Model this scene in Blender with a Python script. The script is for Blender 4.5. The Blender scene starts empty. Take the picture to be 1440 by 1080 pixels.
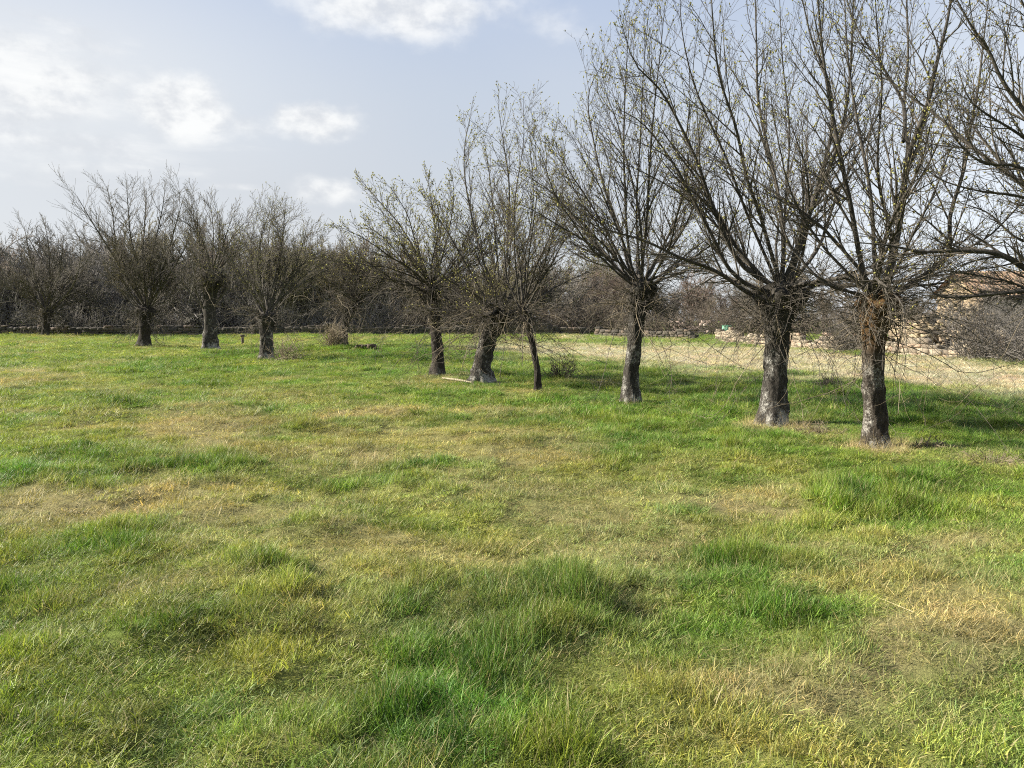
import bpy, math, random
import numpy as np
R = math.radians
random.seed(7)
scene = bpy.context.scene
COL = scene.collection

# ------------------------------------------------------------------ camera maths
W_, H_, F_ = 1440.0, 1080.0, 1080.0
EYE = 1.6
PITCH = math.atan(90.0 / F_)
cs, sn = math.cos(PITCH), math.sin(PITCH)

def ray(px, py):
    cx = (px - W_ / 2) / F_
    cy = (H_ / 2 - py) / F_
    return np.array([cx, cs + cy * sn, -sn + cy * cs])

def at(px, py, d):
    r = ray(px, py)
    return np.array([0, 0, EYE]) + r * (d / r[1])

def gp(px, py):
    r = ray(px, py)
    s = EYE / -r[2]
    return np.array([r[0] * s, r[1] * s])

# ------------------------------------------------------------------ noise
def _hash(ix, iy, seed):
    h = (ix.astype(np.int64) * 374761393 + iy.astype(np.int64) * 668265263 + seed * 1442695041) & 0x7fffffff
    h = ((h ^ (h >> 13)) * 1274126177) & 0x7fffffff
    h = h ^ (h >> 16)
    return (h & 0xffff) / 65535.0

def vnoise(x, y, seed=0):
    x = np.asarray(x, float); y = np.asarray(y, float)
    ix = np.floor(x); iy = np.floor(y)
    fx = x - ix; fy = y - iy
    ux = fx * fx * fx * (fx * (fx * 6 - 15) + 10)
    uy = fy * fy * fy * (fy * (fy * 6 - 15) + 10)
    a = _hash(ix, iy, seed); b = _hash(ix + 1, iy, seed)
    c = _hash(ix, iy + 1, seed); d = _hash(ix + 1, iy + 1, seed)
    return (a * (1 - ux) + b * ux) * (1 - uy) + (c * (1 - ux) + d * ux) * uy

def fbm(x, y, lam, seed=0, octv=4):
    s = 0; amp = 1; tot = 0; f = 1.0 / lam
    ca, sa_ = math.cos(.7), math.sin(.7)
    for i in range(octv):
        s = s + amp * vnoise(x * f + 17.3 * i, y * f - 9.1 * i, seed + i)
        tot += amp; amp *= .5; f *= 2.03
        x, y = x * ca - y * sa_, x * sa_ + y * ca
    return s / tot

def sstep(a, b, v):
    t = np.clip((v - a) / (b - a), 0, 1)
    return t * t * (3 - 2 * t)

# ------------------------------------------------------------------ field masks (patches of sward seen in the meadow, plus painted tree-row shade)
def _g(lst):
    out = []
    for (px, py, rx, ry, w) in lst:
        c = gp(px, py)
        d = c[1]
        near = gp(px, py + ry)[1]; far = gp(px, max(py - ry, 462))[1]
        out.append((c[0], c[1], rx * d / F_, max((far - near) / 2, .15), w))
    return out
DRY = _g([(1330, 860, 160, 38, 1.1), (1050, 905, 130, 28, 1.0), (1180, 880, 60, 20, .6), (800, 735, 110, 22, .6), (640, 690, 120, 20, .45), (150, 710, 120, 18, .5),
          (350, 560, 230, 14, .5), (480, 600, 180, 15, .5), (720, 620, 160, 15, .45), (560, 650, 150, 12, .35), (1180, 790, 250, 18, .45),
          (250, 840, 80, 18, .4), (130, 890, 50, 14, .4), (900, 700, 180, 15, .4), (130, 545, 200, 10, .4), (350, 590, 300, 26, .35), (720, 645, 260, 26, .4), (1232, 637, 45, 7, 1.2), (1080, 605, 55, 7, 1.2), (1310, 629, 60, 6, 1.0), (1392, 654, 60, 9, 1.0), (1150, 609, 40, 4, .8), (887, 571, 30, 4, .7), (1400, 790, 120, 20, .55),
          (1380, 930, 90, 35, .5), (40, 1050, 60, 30, .5), (640, 840, 120, 14, .4), (1080, 960, 70, 20, .4), (60, 520, 120, 6, .4), (760, 600, 160, 12, .4)])
STRAW = _g([(860, 496, 140, 10, 1.1), (1050, 500, 140, 14, 1.3), (1190, 509, 120, 18, 1.4), (1320, 521, 120, 18, 1.5), (1440, 533, 100, 19, 1.4),
            (980, 506, 60, 7, .8), (720, 492, 80, 5, .5)])
LUSH_SHADE = _g([(600, 900, 150, 50, .9), (740, 960, 140, 36, .9), (560, 800, 120, 25, .45), (50, 925, 90, 50, .7), (1110, 832, 90, 14, 1.),
           (930, 855, 110, 16, .7), (250, 570, 110, 7, .9), (215, 667, 60, 7, .8), (360, 655, 70, 6, .7), (560, 665, 70, 8, .7),
           (920, 708, 50, 7, .7), (1100, 742, 50, 7, .7), (900, 1030, 160, 35, .6), (560, 752, 60, 12, .7), (1250, 690, 200, 24, .35),
           (1370, 735, 150, 18, .5), (430, 840, 130, 36, .5), (150, 772, 60, 8, .5), (60, 825, 70, 10, .5), (1150, 568, 350, 30, .95),  # last entry paints the tree row's shadow band as darker green grass
           (750, 520, 90, 12, .7), (880, 520, 80, 10, .7), (600, 500, 120, 8, .5), (120, 1000, 50, 20, .4), (1290, 585, 150, 25, .7),
           (300, 505, 60, 5, .5), (900, 600, 250, 16, .4), (400, 500, 100, 7, .5), (200, 520, 120, 6, .5), (560, 1060, 120, 25, .6)])
YEL = _g([(300, 1000, 150, 36, .9), (80, 800, 90, 18, .8), (400, 960, 110, 26, .7), (960, 1000, 100, 25, .5), (1180, 985, 120, 24, .8),
          (580, 825, 110, 18, .8), (200, 690, 120, 12, .4), (450, 640, 200, 20, .4), (900, 650, 200, 16, .4), (150, 600, 200, 14, .5), (100, 960, 80, 25, .5)])

def gsum(lst, x, y):
    s = np.zeros_like(x)
    for (cx, cy, sx, sy, w) in lst:
        s = s + w * np.exp(-.5 * (((x - cx) / (sx * .75)) ** 2 + ((y - cy) / (sy * .75)) ** 2))
    return s

def masks(x, y):
    wx = x + .7 * (fbm(x, y, 1.3, 71, 3) - .5) * 2
    wy = y + .9 * (fbm(x, y, 1.3, 91, 3) - .5) * 2
    n1 = fbm(x, y, 2.2, 11, 5); n2 = fbm(x, y, 1.5, 23, 5); n3 = fbm(x, y, 3.0, 37, 4); nb = fbm(x, y, 14, 5, 3)
    n4 = fbm(x, y, .75, 131, 3)
    lush = np.clip(gsum(LUSH_SHADE, wx, wy) * 1.0 + sstep(.55, .75, n2) * .7 + sstep(.60, .78, n4) * .6 + (nb - .5) * .5, 0, 1)  # lush growth, with the painted shade band under the right tree row
    dry = np.clip(gsum(DRY, wx, wy) * 1.0 + sstep(.54, .73, n1) * .72 - .55 * lush - (nb - .5) * .4, 0, 1)
    dry = dry * (1 - .6 * sstep(6.5, 3.5, y) * sstep(1.6, .2, x)) 
    lush = np.clip(lush + .25 * sstep(5.5, 3.2, y) * sstep(1.5, 0, x), 0, 1)
    straw = np.clip(gsum(STRAW, wx, wy) * (.25 + 1.3 * n1) - .5 * sstep(.5, .72, n2), 0, 1)
    straw = np.maximum(straw, .75 * sstep(.5, .72, n1) * sstep(26, 34, y) * sstep(10, 4, np.abs(x - 14) * .6))
    yel = np.clip(gsum(YEL, wx, wy) + sstep(.45, .7, n3) * .6 + .25 * sstep(0, -20, x) - .25 * sstep(1, 6, x), 0, 1)
    return lush, dry, straw, yel

def tussock(x, y, cell, seed):
    """nearest tussock centre: distance in cells, its own random numbers, offset from it"""
    gx_, gy_ = np.floor(x / cell), np.floor(y / cell)
    best = np.full(len(x), 9.0); ra = np.zeros(len(x)); rb = np.zeros(len(x)); ox = np.zeros(len(x)); oy = np.zeros(len(x))
    for i in (-1, 0, 1):
        for j in (-1, 0, 1):
            cx, cy = gx_ + i, gy_ + j
            px = (cx + _hash(cx, cy, seed)) * cell; py = (cy + _hash(cx, cy, seed + 1)) * cell
            dd = np.hypot(x - px, y - py) / cell
            k = dd < best
            best = np.where(k, dd, best); ra = np.where(k, _hash(cx, cy, seed + 2), ra); rb = np.where(k, _hash(cx, cy, seed + 3), rb)
            ox = np.where(k, x - px, ox); oy = np.where(k, y - py, oy)
    return best, ra, rb, ox, oy

FEET = [gp(px, py) for px, py in ((1232, 633), (1087, 600), (887, 568), (757, 551), (676, 540), (615, 528), (375, 506), (296, 491), (202, 486), (481, 495))]
def terrain(x, y):
    x = np.asarray(x, float); y = np.asarray(y, float)
    d = np.hypot(x, y)
    fade = 1 / (1 + (d / 55) ** 2)
    h = .15 * (fbm(x, y, 2.3, 3, 2) - .5) + .11 * (fbm(x, y, .95, 9, 2) - .5)
    f1, ra, rb, _, _ = tussock(x, y, .42, 501); f2, rc, rd, _, _ = tussock(x, y, 1.1, 601)
    h = h + .045 * ra * np.clip(1 - f1 / .7, 0, 1) + .05 * rc * rc * np.clip(1 - f2 / .6, 0, 1)
    h = h + .05 * sstep(.5, .75, fbm(x, y, .75, 131, 3))
    h = h * fade
    h = h + .5 * (fbm(x, y, 17, 41, 2) - .5) * sstep(6, 25, d)
    h = h + .35 * np.exp(-((x + 8) / 7) ** 2 - ((y - 36) / 4) ** 2)      # low bank behind the row
    for (tx, ty) in FEET:
        h = h * (1 - .95 * np.exp(-((x - tx) ** 2 + (y - ty) ** 2) / (1.1 + .0012 * ty * ty)))
    near = sstep(.5, 2.5, d)
    return h * near

def th(x, y):
    return float(terrain(np.array([x]), np.array([y]))[0])

# ------------------------------------------------------------------ mesh + object helpers
def raw_mesh(name, verts, quads=None, tris=None):
    me = bpy.data.meshes.new(name)
    verts = np.asarray(verts, np.float32)
    q = np.zeros((0, 4), np.int32) if quads is None else np.asarray(quads, np.int32)
    t = np.zeros((0, 3), np.int32) if tris is None else np.asarray(tris, np.int32)
    me.vertices.add(len(verts)); me.vertices.foreach_set('co', verts.ravel())
    nl = q.size + t.size
    me.loops.add(nl); me.polygons.add(len(q) + len(t))
    me.loops.foreach_set('vertex_index', np.concatenate([q.ravel(), t.ravel()]).astype(np.int32))
    ls = np.concatenate([np.arange(len(q)) * 4, q.size + np.arange(len(t)) * 3]).astype(np.int32)
    me.polygons.foreach_set('loop_start', ls)
    me.update(calc_edges=True)
    me.validate()
    return me

def smooth(me):
    me.polygons.foreach_set('use_smooth', np.ones(len(me.polygons), bool)); return me

def link(name, me, mat=None, parent=None):
    o = bpy.data.objects.new(name, me)
    if mat is not None and me is not None and not me.materials: me.materials.append(mat)
    COL.objects.link(o)
    if parent is not None: o.parent = parent
    return o

def tag(o, label=None, cat=None, group=None, kind=None):
    if label: o['label'] = label
    if cat: o['category'] = cat
    if group: o['group'] = group
    if kind: o['kind'] = kind
    return o

def empty(name, loc, label, cat, group=None, rz=0):
    o = bpy.data.objects.new(name, None); COL.objects.link(o)
    o.empty_display_size = .2
    o.location = loc; o.rotation_euler.z = rz
    return tag(o, label, cat, group)

class Geo:
    def __init__(s): s.v = []; s.q = []; s.t = []; s.n = 0
    def add(s, v, q=None, t=None):
        v = np.asarray(v, np.float32).reshape(-1, 3)
        if q is not None and len(q): s.q.append(np.asarray(q, np.int32) + s.n)
        if t is not None and len(t): s.t.append(np.asarray(t, np.int32) + s.n)
        s.v.append(v); s.n += len(v)
    def mesh(s, name, off=(0, 0, 0)):
        v = np.concatenate(s.v) - np.asarray(off, np.float32)
        return raw_mesh(name, v, np.concatenate(s.q) if s.q else None, np.concatenate(s.t) if s.t else None)

def tubes(geo, pts, rad, sides, squash=None):
    """pts (K,S,3) rad (K,S): open tubes in one go"""
    K, S, _ = pts.shape
    if K == 0: return
    tan = np.gradient(pts, axis=1)
    tan /= np.linalg.norm(tan, axis=2, keepdims=True) + 1e-9
    ref = np.zeros((K, 1, 3)); ref[..., 0] = 1
    main = np.abs(tan.mean(axis=1, keepdims=True))
    ref = np.where(main[..., 0:1] > .75, np.array([0, 1., 0]), ref)
    u = np.cross(tan, np.broadcast_to(ref, tan.shape)); u /= np.linalg.norm(u, axis=2, keepdims=True) + 1e-9
    w = np.cross(tan, u)
    a = np.arange(sides) * 2 * math.pi / sides
    ca, sa = np.cos(a), np.sin(a)
    v = pts[:, :, None, :] + rad[:, :, None, None] * (u[:, :, None, :] * ca[None, None, :, None] + w[:, :, None, :] * sa[None, None, :, None])
    base = (np.arange(K) * S * sides)[:, None, None] + (np.arange(S - 1) * sides)[None, :, None]
    i = np.arange(sides)[None, None, :]; j = (i + 1) % sides
    q = np.stack([base + i, base + j, base + sides + j, base + sides + i], -1).reshape(-1, 4)
    geo.add(v.reshape(-1, 3), q)

# ------------------------------------------------------------------ materials
def newmat(name):
    m = bpy.data.materials.new(name); m.use_nodes = True
    nt = m.node_tree; nt.nodes.clear()
    out = nt.nodes.new('ShaderNodeOutputMaterial')
    return m, nt, out

def N(nt, kind, **kw):
    n = nt.nodes.new(kind)
    for k, v in kw.items():
        if k.startswith('i_'): n.inputs[k[2:].replace('_', ' ')].default_value = v
        else: setattr(n, k, v)
    return n

def ramp(nt, fac, stops):
    r = nt.nodes.new('ShaderNodeValToRGB')
    el = r.color_ramp.elements
    while len(el) < len(stops): el.new(.5)
    for e, (p, c) in zip(el, stops):
        e.position = p; e.color = tuple(c) + (1,) if len(c) == 3 else c
    nt.links.new(fac, r.inputs[0]); return r.outputs[0]

def mixc(nt, f, a, b, mode='MIX'):
    m = nt.nodes.new('ShaderNodeMix'); m.data_type = 'RGBA'; m.blend_type = mode
    for s, v in ((m.inputs[0], f), (m.inputs[6], a), (m.inputs[7], b)):
        if hasattr(v, 'is_linked'): nt.links.new(v, s)
        elif isinstance(v, (int, float)): s.default_value = v
        else: s.default_value = tuple(v) + (1,) if len(v) == 3 else v
    return m.outputs[2]

def math_(nt, op, a, b=None, c=None, clamp=False):
    m = nt.nodes.new('ShaderNodeMath'); m.operation = op; m.use_clamp = clamp
    for s, v in zip(m.inputs, (a, b, c)):
        if v is None: continue
        if hasattr(v, 'is_linked'): nt.links.new(v, s)
        else: s.default_value = v
    return m.outputs[0]

def noise(nt, vec, scale, detail=4, rough=.55, dist=0):
    n = nt.nodes.new('ShaderNodeTexNoise')
    n.inputs['Scale'].default_value = scale; n.inputs['Detail'].default_value = detail
    n.inputs['Roughness'].default_value = rough; n.inputs['Distortion'].default_value = dist
    if vec is not None: nt.links.new(vec, n.inputs['Vector'])
    return n.outputs['Fac']

def bark_mat(name, dark, mid, lichen, amount, moss=None, moss_h=(0.9, 1.6)):
    m, nt, out = newmat(name)
    tc = nt.nodes.new('ShaderNodeTexCoord'); ob = tc.outputs['Object']
    mp = N(nt, 'ShaderNodeMapping'); mp.inputs['Scale'].default_value = (1, 1, .28); nt.links.new(ob, mp.inputs[0])
    n1 = noise(nt, mp.outputs[0], 30, 7, .7, .6)
    base = ramp(nt, n1, [(.3, dark), (.55, mid), (.75, tuple(c * 1.5 for c in mid))])
    n2 = noise(nt, ob, 34, 7, .85, .4)
    n2 = math_(nt, 'ADD', math_(nt, 'MULTIPLY', n2, .6), math_(nt, 'MULTIPLY', noise(nt, ob, 6, 5, .7), .4))
    n3 = noise(nt, ob, 2.3, 3)
    sep = nt.nodes.new('ShaderNodeSeparateXYZ'); nt.links.new(ob, sep.inputs[0])
    low = math_(nt, 'MULTIPLY', sep.outputs[2], -.045)
    k = math_(nt, 'ADD', math_(nt, 'ADD', n2, math_(nt, 'MULTIPLY', n3, .35)), low)
    f = nt.nodes.new('ShaderNodeMapRange'); f.interpolation_type = 'SMOOTHSTEP'
    nt.links.new(k, f.inputs[0]); f.inputs[1].default_value = .725 - amount; f.inputs[2].default_value = .86 - amount
    c = mixc(nt, f.outputs[0], base, lichen)
    if moss:
        f2 = nt.nodes.new('ShaderNodeMapRange'); f2.interpolation_type = 'SMOOTHSTEP'
        nt.links.new(math_(nt, 'ADD', sep.outputs[2], math_(nt, 'MULTIPLY', n3, .8)), f2.inputs[0])
        f2.inputs[1].default_value = moss_h[0] + .4; f2.inputs[2].default_value = moss_h[1] + .4
        mm = math_(nt, 'MULTIPLY', f2.outputs[0], math_(nt, 'MULTIPLY', noise(nt, ob, 5, 5), 1.5, clamp=True))
        c = mixc(nt, mm, c, moss)
    b = nt.nodes.new('ShaderNodeBump'); b.inputs['Strength'].default_value = .9; b.inputs['Distance'].default_value = .03
    nt.links.new(math_(nt, 'ADD', n1, math_(nt, 'MULTIPLY', n2, .5)), b.inputs['Height'])
    p = N(nt, 'ShaderNodeBsdfPrincipled'); p.inputs['Roughness'].default_value = .95
    p.inputs['Specular IOR Level'].default_value = .15
    nt.links.new(c, p.inputs['Base Color']); nt.links.new(b.outputs[0], p.inputs['Normal'])
    nt.links.new(p.outputs[0], out.inputs[0])
    return m

def twig_mat(name, a, b, scale=3.0, rough=.8):
    m, nt, out = newmat(name)
    tc = nt.nodes.new('ShaderNodeTexCoord')
    n1 = noise(nt, tc.outputs['Object'], scale, 5, .7)
    c = ramp(nt, n1, [(.35, a), (.65, b)])
    p = N(nt, 'ShaderNodeBsdfPrincipled'); p.inputs['Roughness'].default_value = rough
    p.inputs['Specular IOR Level'].default_value = .25
    nt.links.new(c, p.inputs['Base Color']); nt.links.new(p.outputs[0], out.inputs[0])
    return m

def leaf_mat(name, a, b):
    m, nt, out = newmat(name)
    g = nt.nodes.new('ShaderNodeNewGeometry')
    c = ramp(nt, g.outputs['Random Per Island'], [(0, a), (1, b)])
    d = N(nt, 'ShaderNodeBsdfDiffuse'); t = N(nt, 'ShaderNodeBsdfTranslucent')
    nt.links.new(c, d.inputs[0]); nt.links.new(c, t.inputs[0])
    mx = N(nt, 'ShaderNodeMixShader'); mx.inputs[0].default_value = .4
    nt.links.new(d.outputs[0], mx.inputs[1]); nt.links.new(t.outputs[0], mx.inputs[2]); nt.links.new(mx.outputs[0], out.inputs[0])
    return m

def stone_mat(name, stops, scale=2.5, rough=.9):
    m, nt, out = newmat(name)
    tc = nt.nodes.new('ShaderNodeTexCoord'); g = nt.nodes.new('ShaderNodeNewGeometry')
    c0 = ramp(nt, g.outputs['Random Per Island'], stops)
    n1 = noise(nt, tc.outputs['Object'], scale * 3, 6, .65)
    c = mixc(nt, .55, c0, ramp(nt, n1, [(.3, (.25, .25, .25)), (.7, (1.1, 1.08, 1.0))]), 'MULTIPLY')
    b = nt.nodes.new('ShaderNodeBump'); b.inputs['Strength'].default_value = .6; b.inputs['Distance'].default_value = .03
    nt.links.new(n1, b.inputs['Height'])
    p = N(nt, 'ShaderNodeBsdfPrincipled'); p.inputs['Roughness'].default_value = rough
    nt.links.new(c, p.inputs['Base Color']); nt.links.new(b.outputs[0], p.inputs['Normal']); nt.links.new(p.outputs[0], out.inputs[0])
    return m

M_LIMB = bark_mat('limb_bark', (.022, .019, .016), (.080, .072, .062), (.24, .24, .22), .06)
M_TWIG = twig_mat('twig_bark', (.040, .035, .029), (.115, .099, .078))
M_TWIGP = twig_mat('pale_shoot', (.10, .078, .05), (.24, .20, .14), 4)
M_BUD = leaf_mat('bud', (.36, .33, .13), (.18, .13, .06))
M_BUDG = leaf_mat('bud_green', (.42, .42, .16), (.27, .24, .09))

# ------------------------------------------------------------------ tree growth
def grow(rng, start, dirs, length, S, up, wig, r0, r1, sag=0.0):
    K = len(start)
    pts = np.zeros((K, S, 3)); pts[:, 0] = start
    d = dirs / (np.linalg.norm(dirs, axis=1, keepdims=True) + 1e-9)
    step = (length / (S - 1))[:, None]
    upv = np.array([0, 0, 1.])
    drift = rng.normal(0, 1, (K, 3)) * wig * .5
    for s in range(1, S):
        u = np.asarray(up).reshape(-1, 1) if np.ndim(up) else up
        d = d + upv * u / S + drift / S * 2 + rng.normal(0, wig, (K, 3)) / math.sqrt(S)
        if sag: d = d - upv * sag * (s / S) / S
        d /= np.linalg.norm(d, axis=1, keepdims=True)
        pts[:, s] = pts[:, s - 1] + d * step
    t = np.linspace(0, 1, S)[None, :]
    rad = r0[:, None] * (1 - t) + np.asarray(r1).reshape(-1, 1) * t
    return pts, rad

def spawn(rng, pts, rad, n, t0, t1, a0, a1, frac, lmin, lmax, rfac, rmin, S, up, wig, tipbias=0.7, sag=0.0):
    """n children on every parent polyline"""
    K, P, _ = pts.shape
    seg = np.linalg.norm(np.diff(pts, axis=1), axis=2)
    L = seg.sum(1)
    t = t0 + (t1 - t0) * ((np.arange(n)[None, :] + rng.random((K, n))) / n)
    f = t * (P - 1); i = np.minimum(f.astype(int), P - 2); w = (f - i)[..., None]
    kk = np.arange(K)[:, None]
    pos = pts[kk, i] * (1 - w) + pts[kk, i + 1] * w
    tan = pts[kk, i + 1] - pts[kk, i]; tan /= np.linalg.norm(tan, axis=2, keepdims=True) + 1e-9
    pr = rad[kk, i] * (1 - w[..., 0]) + rad[kk, i + 1] * w[..., 0]
    rv = rng.normal(0, 1, pos.shape)
    perp = rv - (rv * tan).sum(2, keepdims=True) * tan; perp /= np.linalg.norm(perp, axis=2, keepdims=True) + 1e-9
    a = rng.uniform(a0, a1, (K, n))[..., None]
    d = np.cos(a) * tan + np.sin(a) * perp
    ln = np.clip(L[:, None] * frac * (1 - tipbias * t) * rng.uniform(.5, 1.3, (K, n)), lmin, lmax)
    r0 = np.clip(pr * rfac, rmin, None)
    r0 = np.minimum(r0, np.maximum(pr, rmin))
    p2, rd = grow(rng, pos.reshape(-1, 3), d.reshape(-1, 3), ln.ravel(), S, up, wig, r0.ravel(), np.full(K * n, rmin * .75), sag)
    return p2, rd

def resample(path, M=22):
    path = np.asarray(path, float)
    # Catmull-Rom through way points
    P = np.vstack([2 * path[0] - path[1], path, 2 * path[-1] - path[-2]])
    out = []
    for i in range(1, len(P) - 2):
        for u in np.linspace(0, 1, 12, endpoint=False):
            p0, p1, p2, p3 = P[i - 1], P[i], P[i + 1], P[i + 2]
            out.append(.5 * (2 * p1 + (p2 - p0) * u + (2 * p0 - 5 * p1 + 4 * p2 - p3) * u * u + (3 * p1 - p0 - 3 * p2 + p3) * u ** 3))
    out.append(path[-1]); out = np.array(out)
    l = np.r_[0, np.cumsum(np.linalg.norm(np.diff(out, axis=0), axis=1))]
    q = np.linspace(0, l[-1], M)
    return np.stack([np.interp(q, l, out[:, k]) for k in range(3)], 1)

def buds(geo, rng, pos, dirs, ln, wd):
    K = len(pos)
    if K == 0: return
    d = dirs / (np.linalg.norm(dirs, axis=1, keepdims=True) + 1e-9)
    rv = rng.normal(0, 1, (K, 3)); u = np.cross(d, rv); u /= np.linalg.norm(u, axis=1, keepdims=True) + 1e-9
    w = np.cross(d, u)
    ln = ln[:, None]; wd = wd[:, None]
    mid = pos + d * ln * .45
    v = np.stack([pos, mid + u * wd, mid - .5 * u * wd + .87 * w * wd, mid - .5 * u * wd - .87 * w * wd, pos + d * ln], 1)
    b = np.arange(K)[:, None, None] * 5
    t = np.array([[0, 2, 1], [0, 3, 2], [0, 1, 3], [4, 1, 2], [4, 2, 3], [4, 3, 1]])[None] + b
    geo.add(v.reshape(-1, 3), None, t.reshape(-1, 3))

def trunk_mesh(name, rng, path, radii, sides, rings, rough, burl, off, flare=1.6):
    P = resample(path, rings)
    t = np.linspace(0, 1, rings)
    r = np.interp(t, np.linspace(0, 1, len(radii)), radii)
    r = r * (1 + (flare - 1) * np.exp(-t * 9))
    a = np.arange(sides) * 2 * math.pi / sides
    seed = int(rng.integers(1, 900))
    A, T = np.meshgrid(a, t)
    X = np.cos(A) * 2.2; Y = np.sin(A) * 2.2
    Ln = np.linalg.norm(np.diff(P, axis=0), axis=1).sum()
    Z = T * Ln
    n = (fbm(X * 1.1 + Z * .9, Y * 1.1 + Z * .55, 1.0, seed, 3) - .5) * 1.1
    fine = np.abs(fbm(X * 5 + Z * 2.2, Y * 5 - Z * 1.8, .8, seed + 3, 3) - .5) * 2
    lobes = .17 * np.cos(A * 3 + seed) * np.exp(-T * 6) + .07 * np.cos(A * 5 + seed * 2) * np.exp(-T * 10)
    headb = np.exp(-((T - .95) / .13) ** 2) * burl * (.3 + 2.4 * sstep(.35, .75, fbm(X * 1.5 + Z * 2, Y * 1.5 + Z * 3, .9, seed + 8, 2)))
    headb = headb + .17 * rough / .11 * sstep(.62, .8, fbm(X * 1.2 + Z * 2.4, Y * 1.2 - Z * 2.1, 1.0, seed + 21, 2))
    rr = r[:, None] * (1 + n * rough * 1.6 + lobes + headb) + (fine - .4) * rough * .22
    cap = np.array([1, .97, .9, .78, .58, .3]); rr[-6:] *= cap[:, None]
    P = P.copy(); P[-6:, 2] += np.array([0, .0, .01, .02, .03, .035]) * r[-1] / .2
    v = np.zeros((rings, sides, 3))
    v[..., 0] = P[:, None, 0] + np.cos(A) * rr; v[..., 1] = P[:, None, 1] + np.sin(A) * rr; v[..., 2] = P[:, None, 2]
    g = Geo()
    i = np.arange(sides)[None, :]; j = (i + 1) % sides; b = (np.arange(rings - 1) * sides)[:, None]
    q = np.stack([b + i, b + j, b + sides + j, b + sides + i], -1).reshape(-1, 4)
    top = P[-1] + np.array([0, 0, r[-1] * .25])
    vv = np.vstack([v.reshape(-1, 3), top])
    tri = np.stack([(rings - 1) * sides + np.arange(sides), (rings - 1) * sides + (np.arange(sides) + 1) % sides, np.full(sides, rings * sides)], -1)
    g.add(vv, q, tri)
    return smooth(g.mesh(name, off)), P

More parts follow.
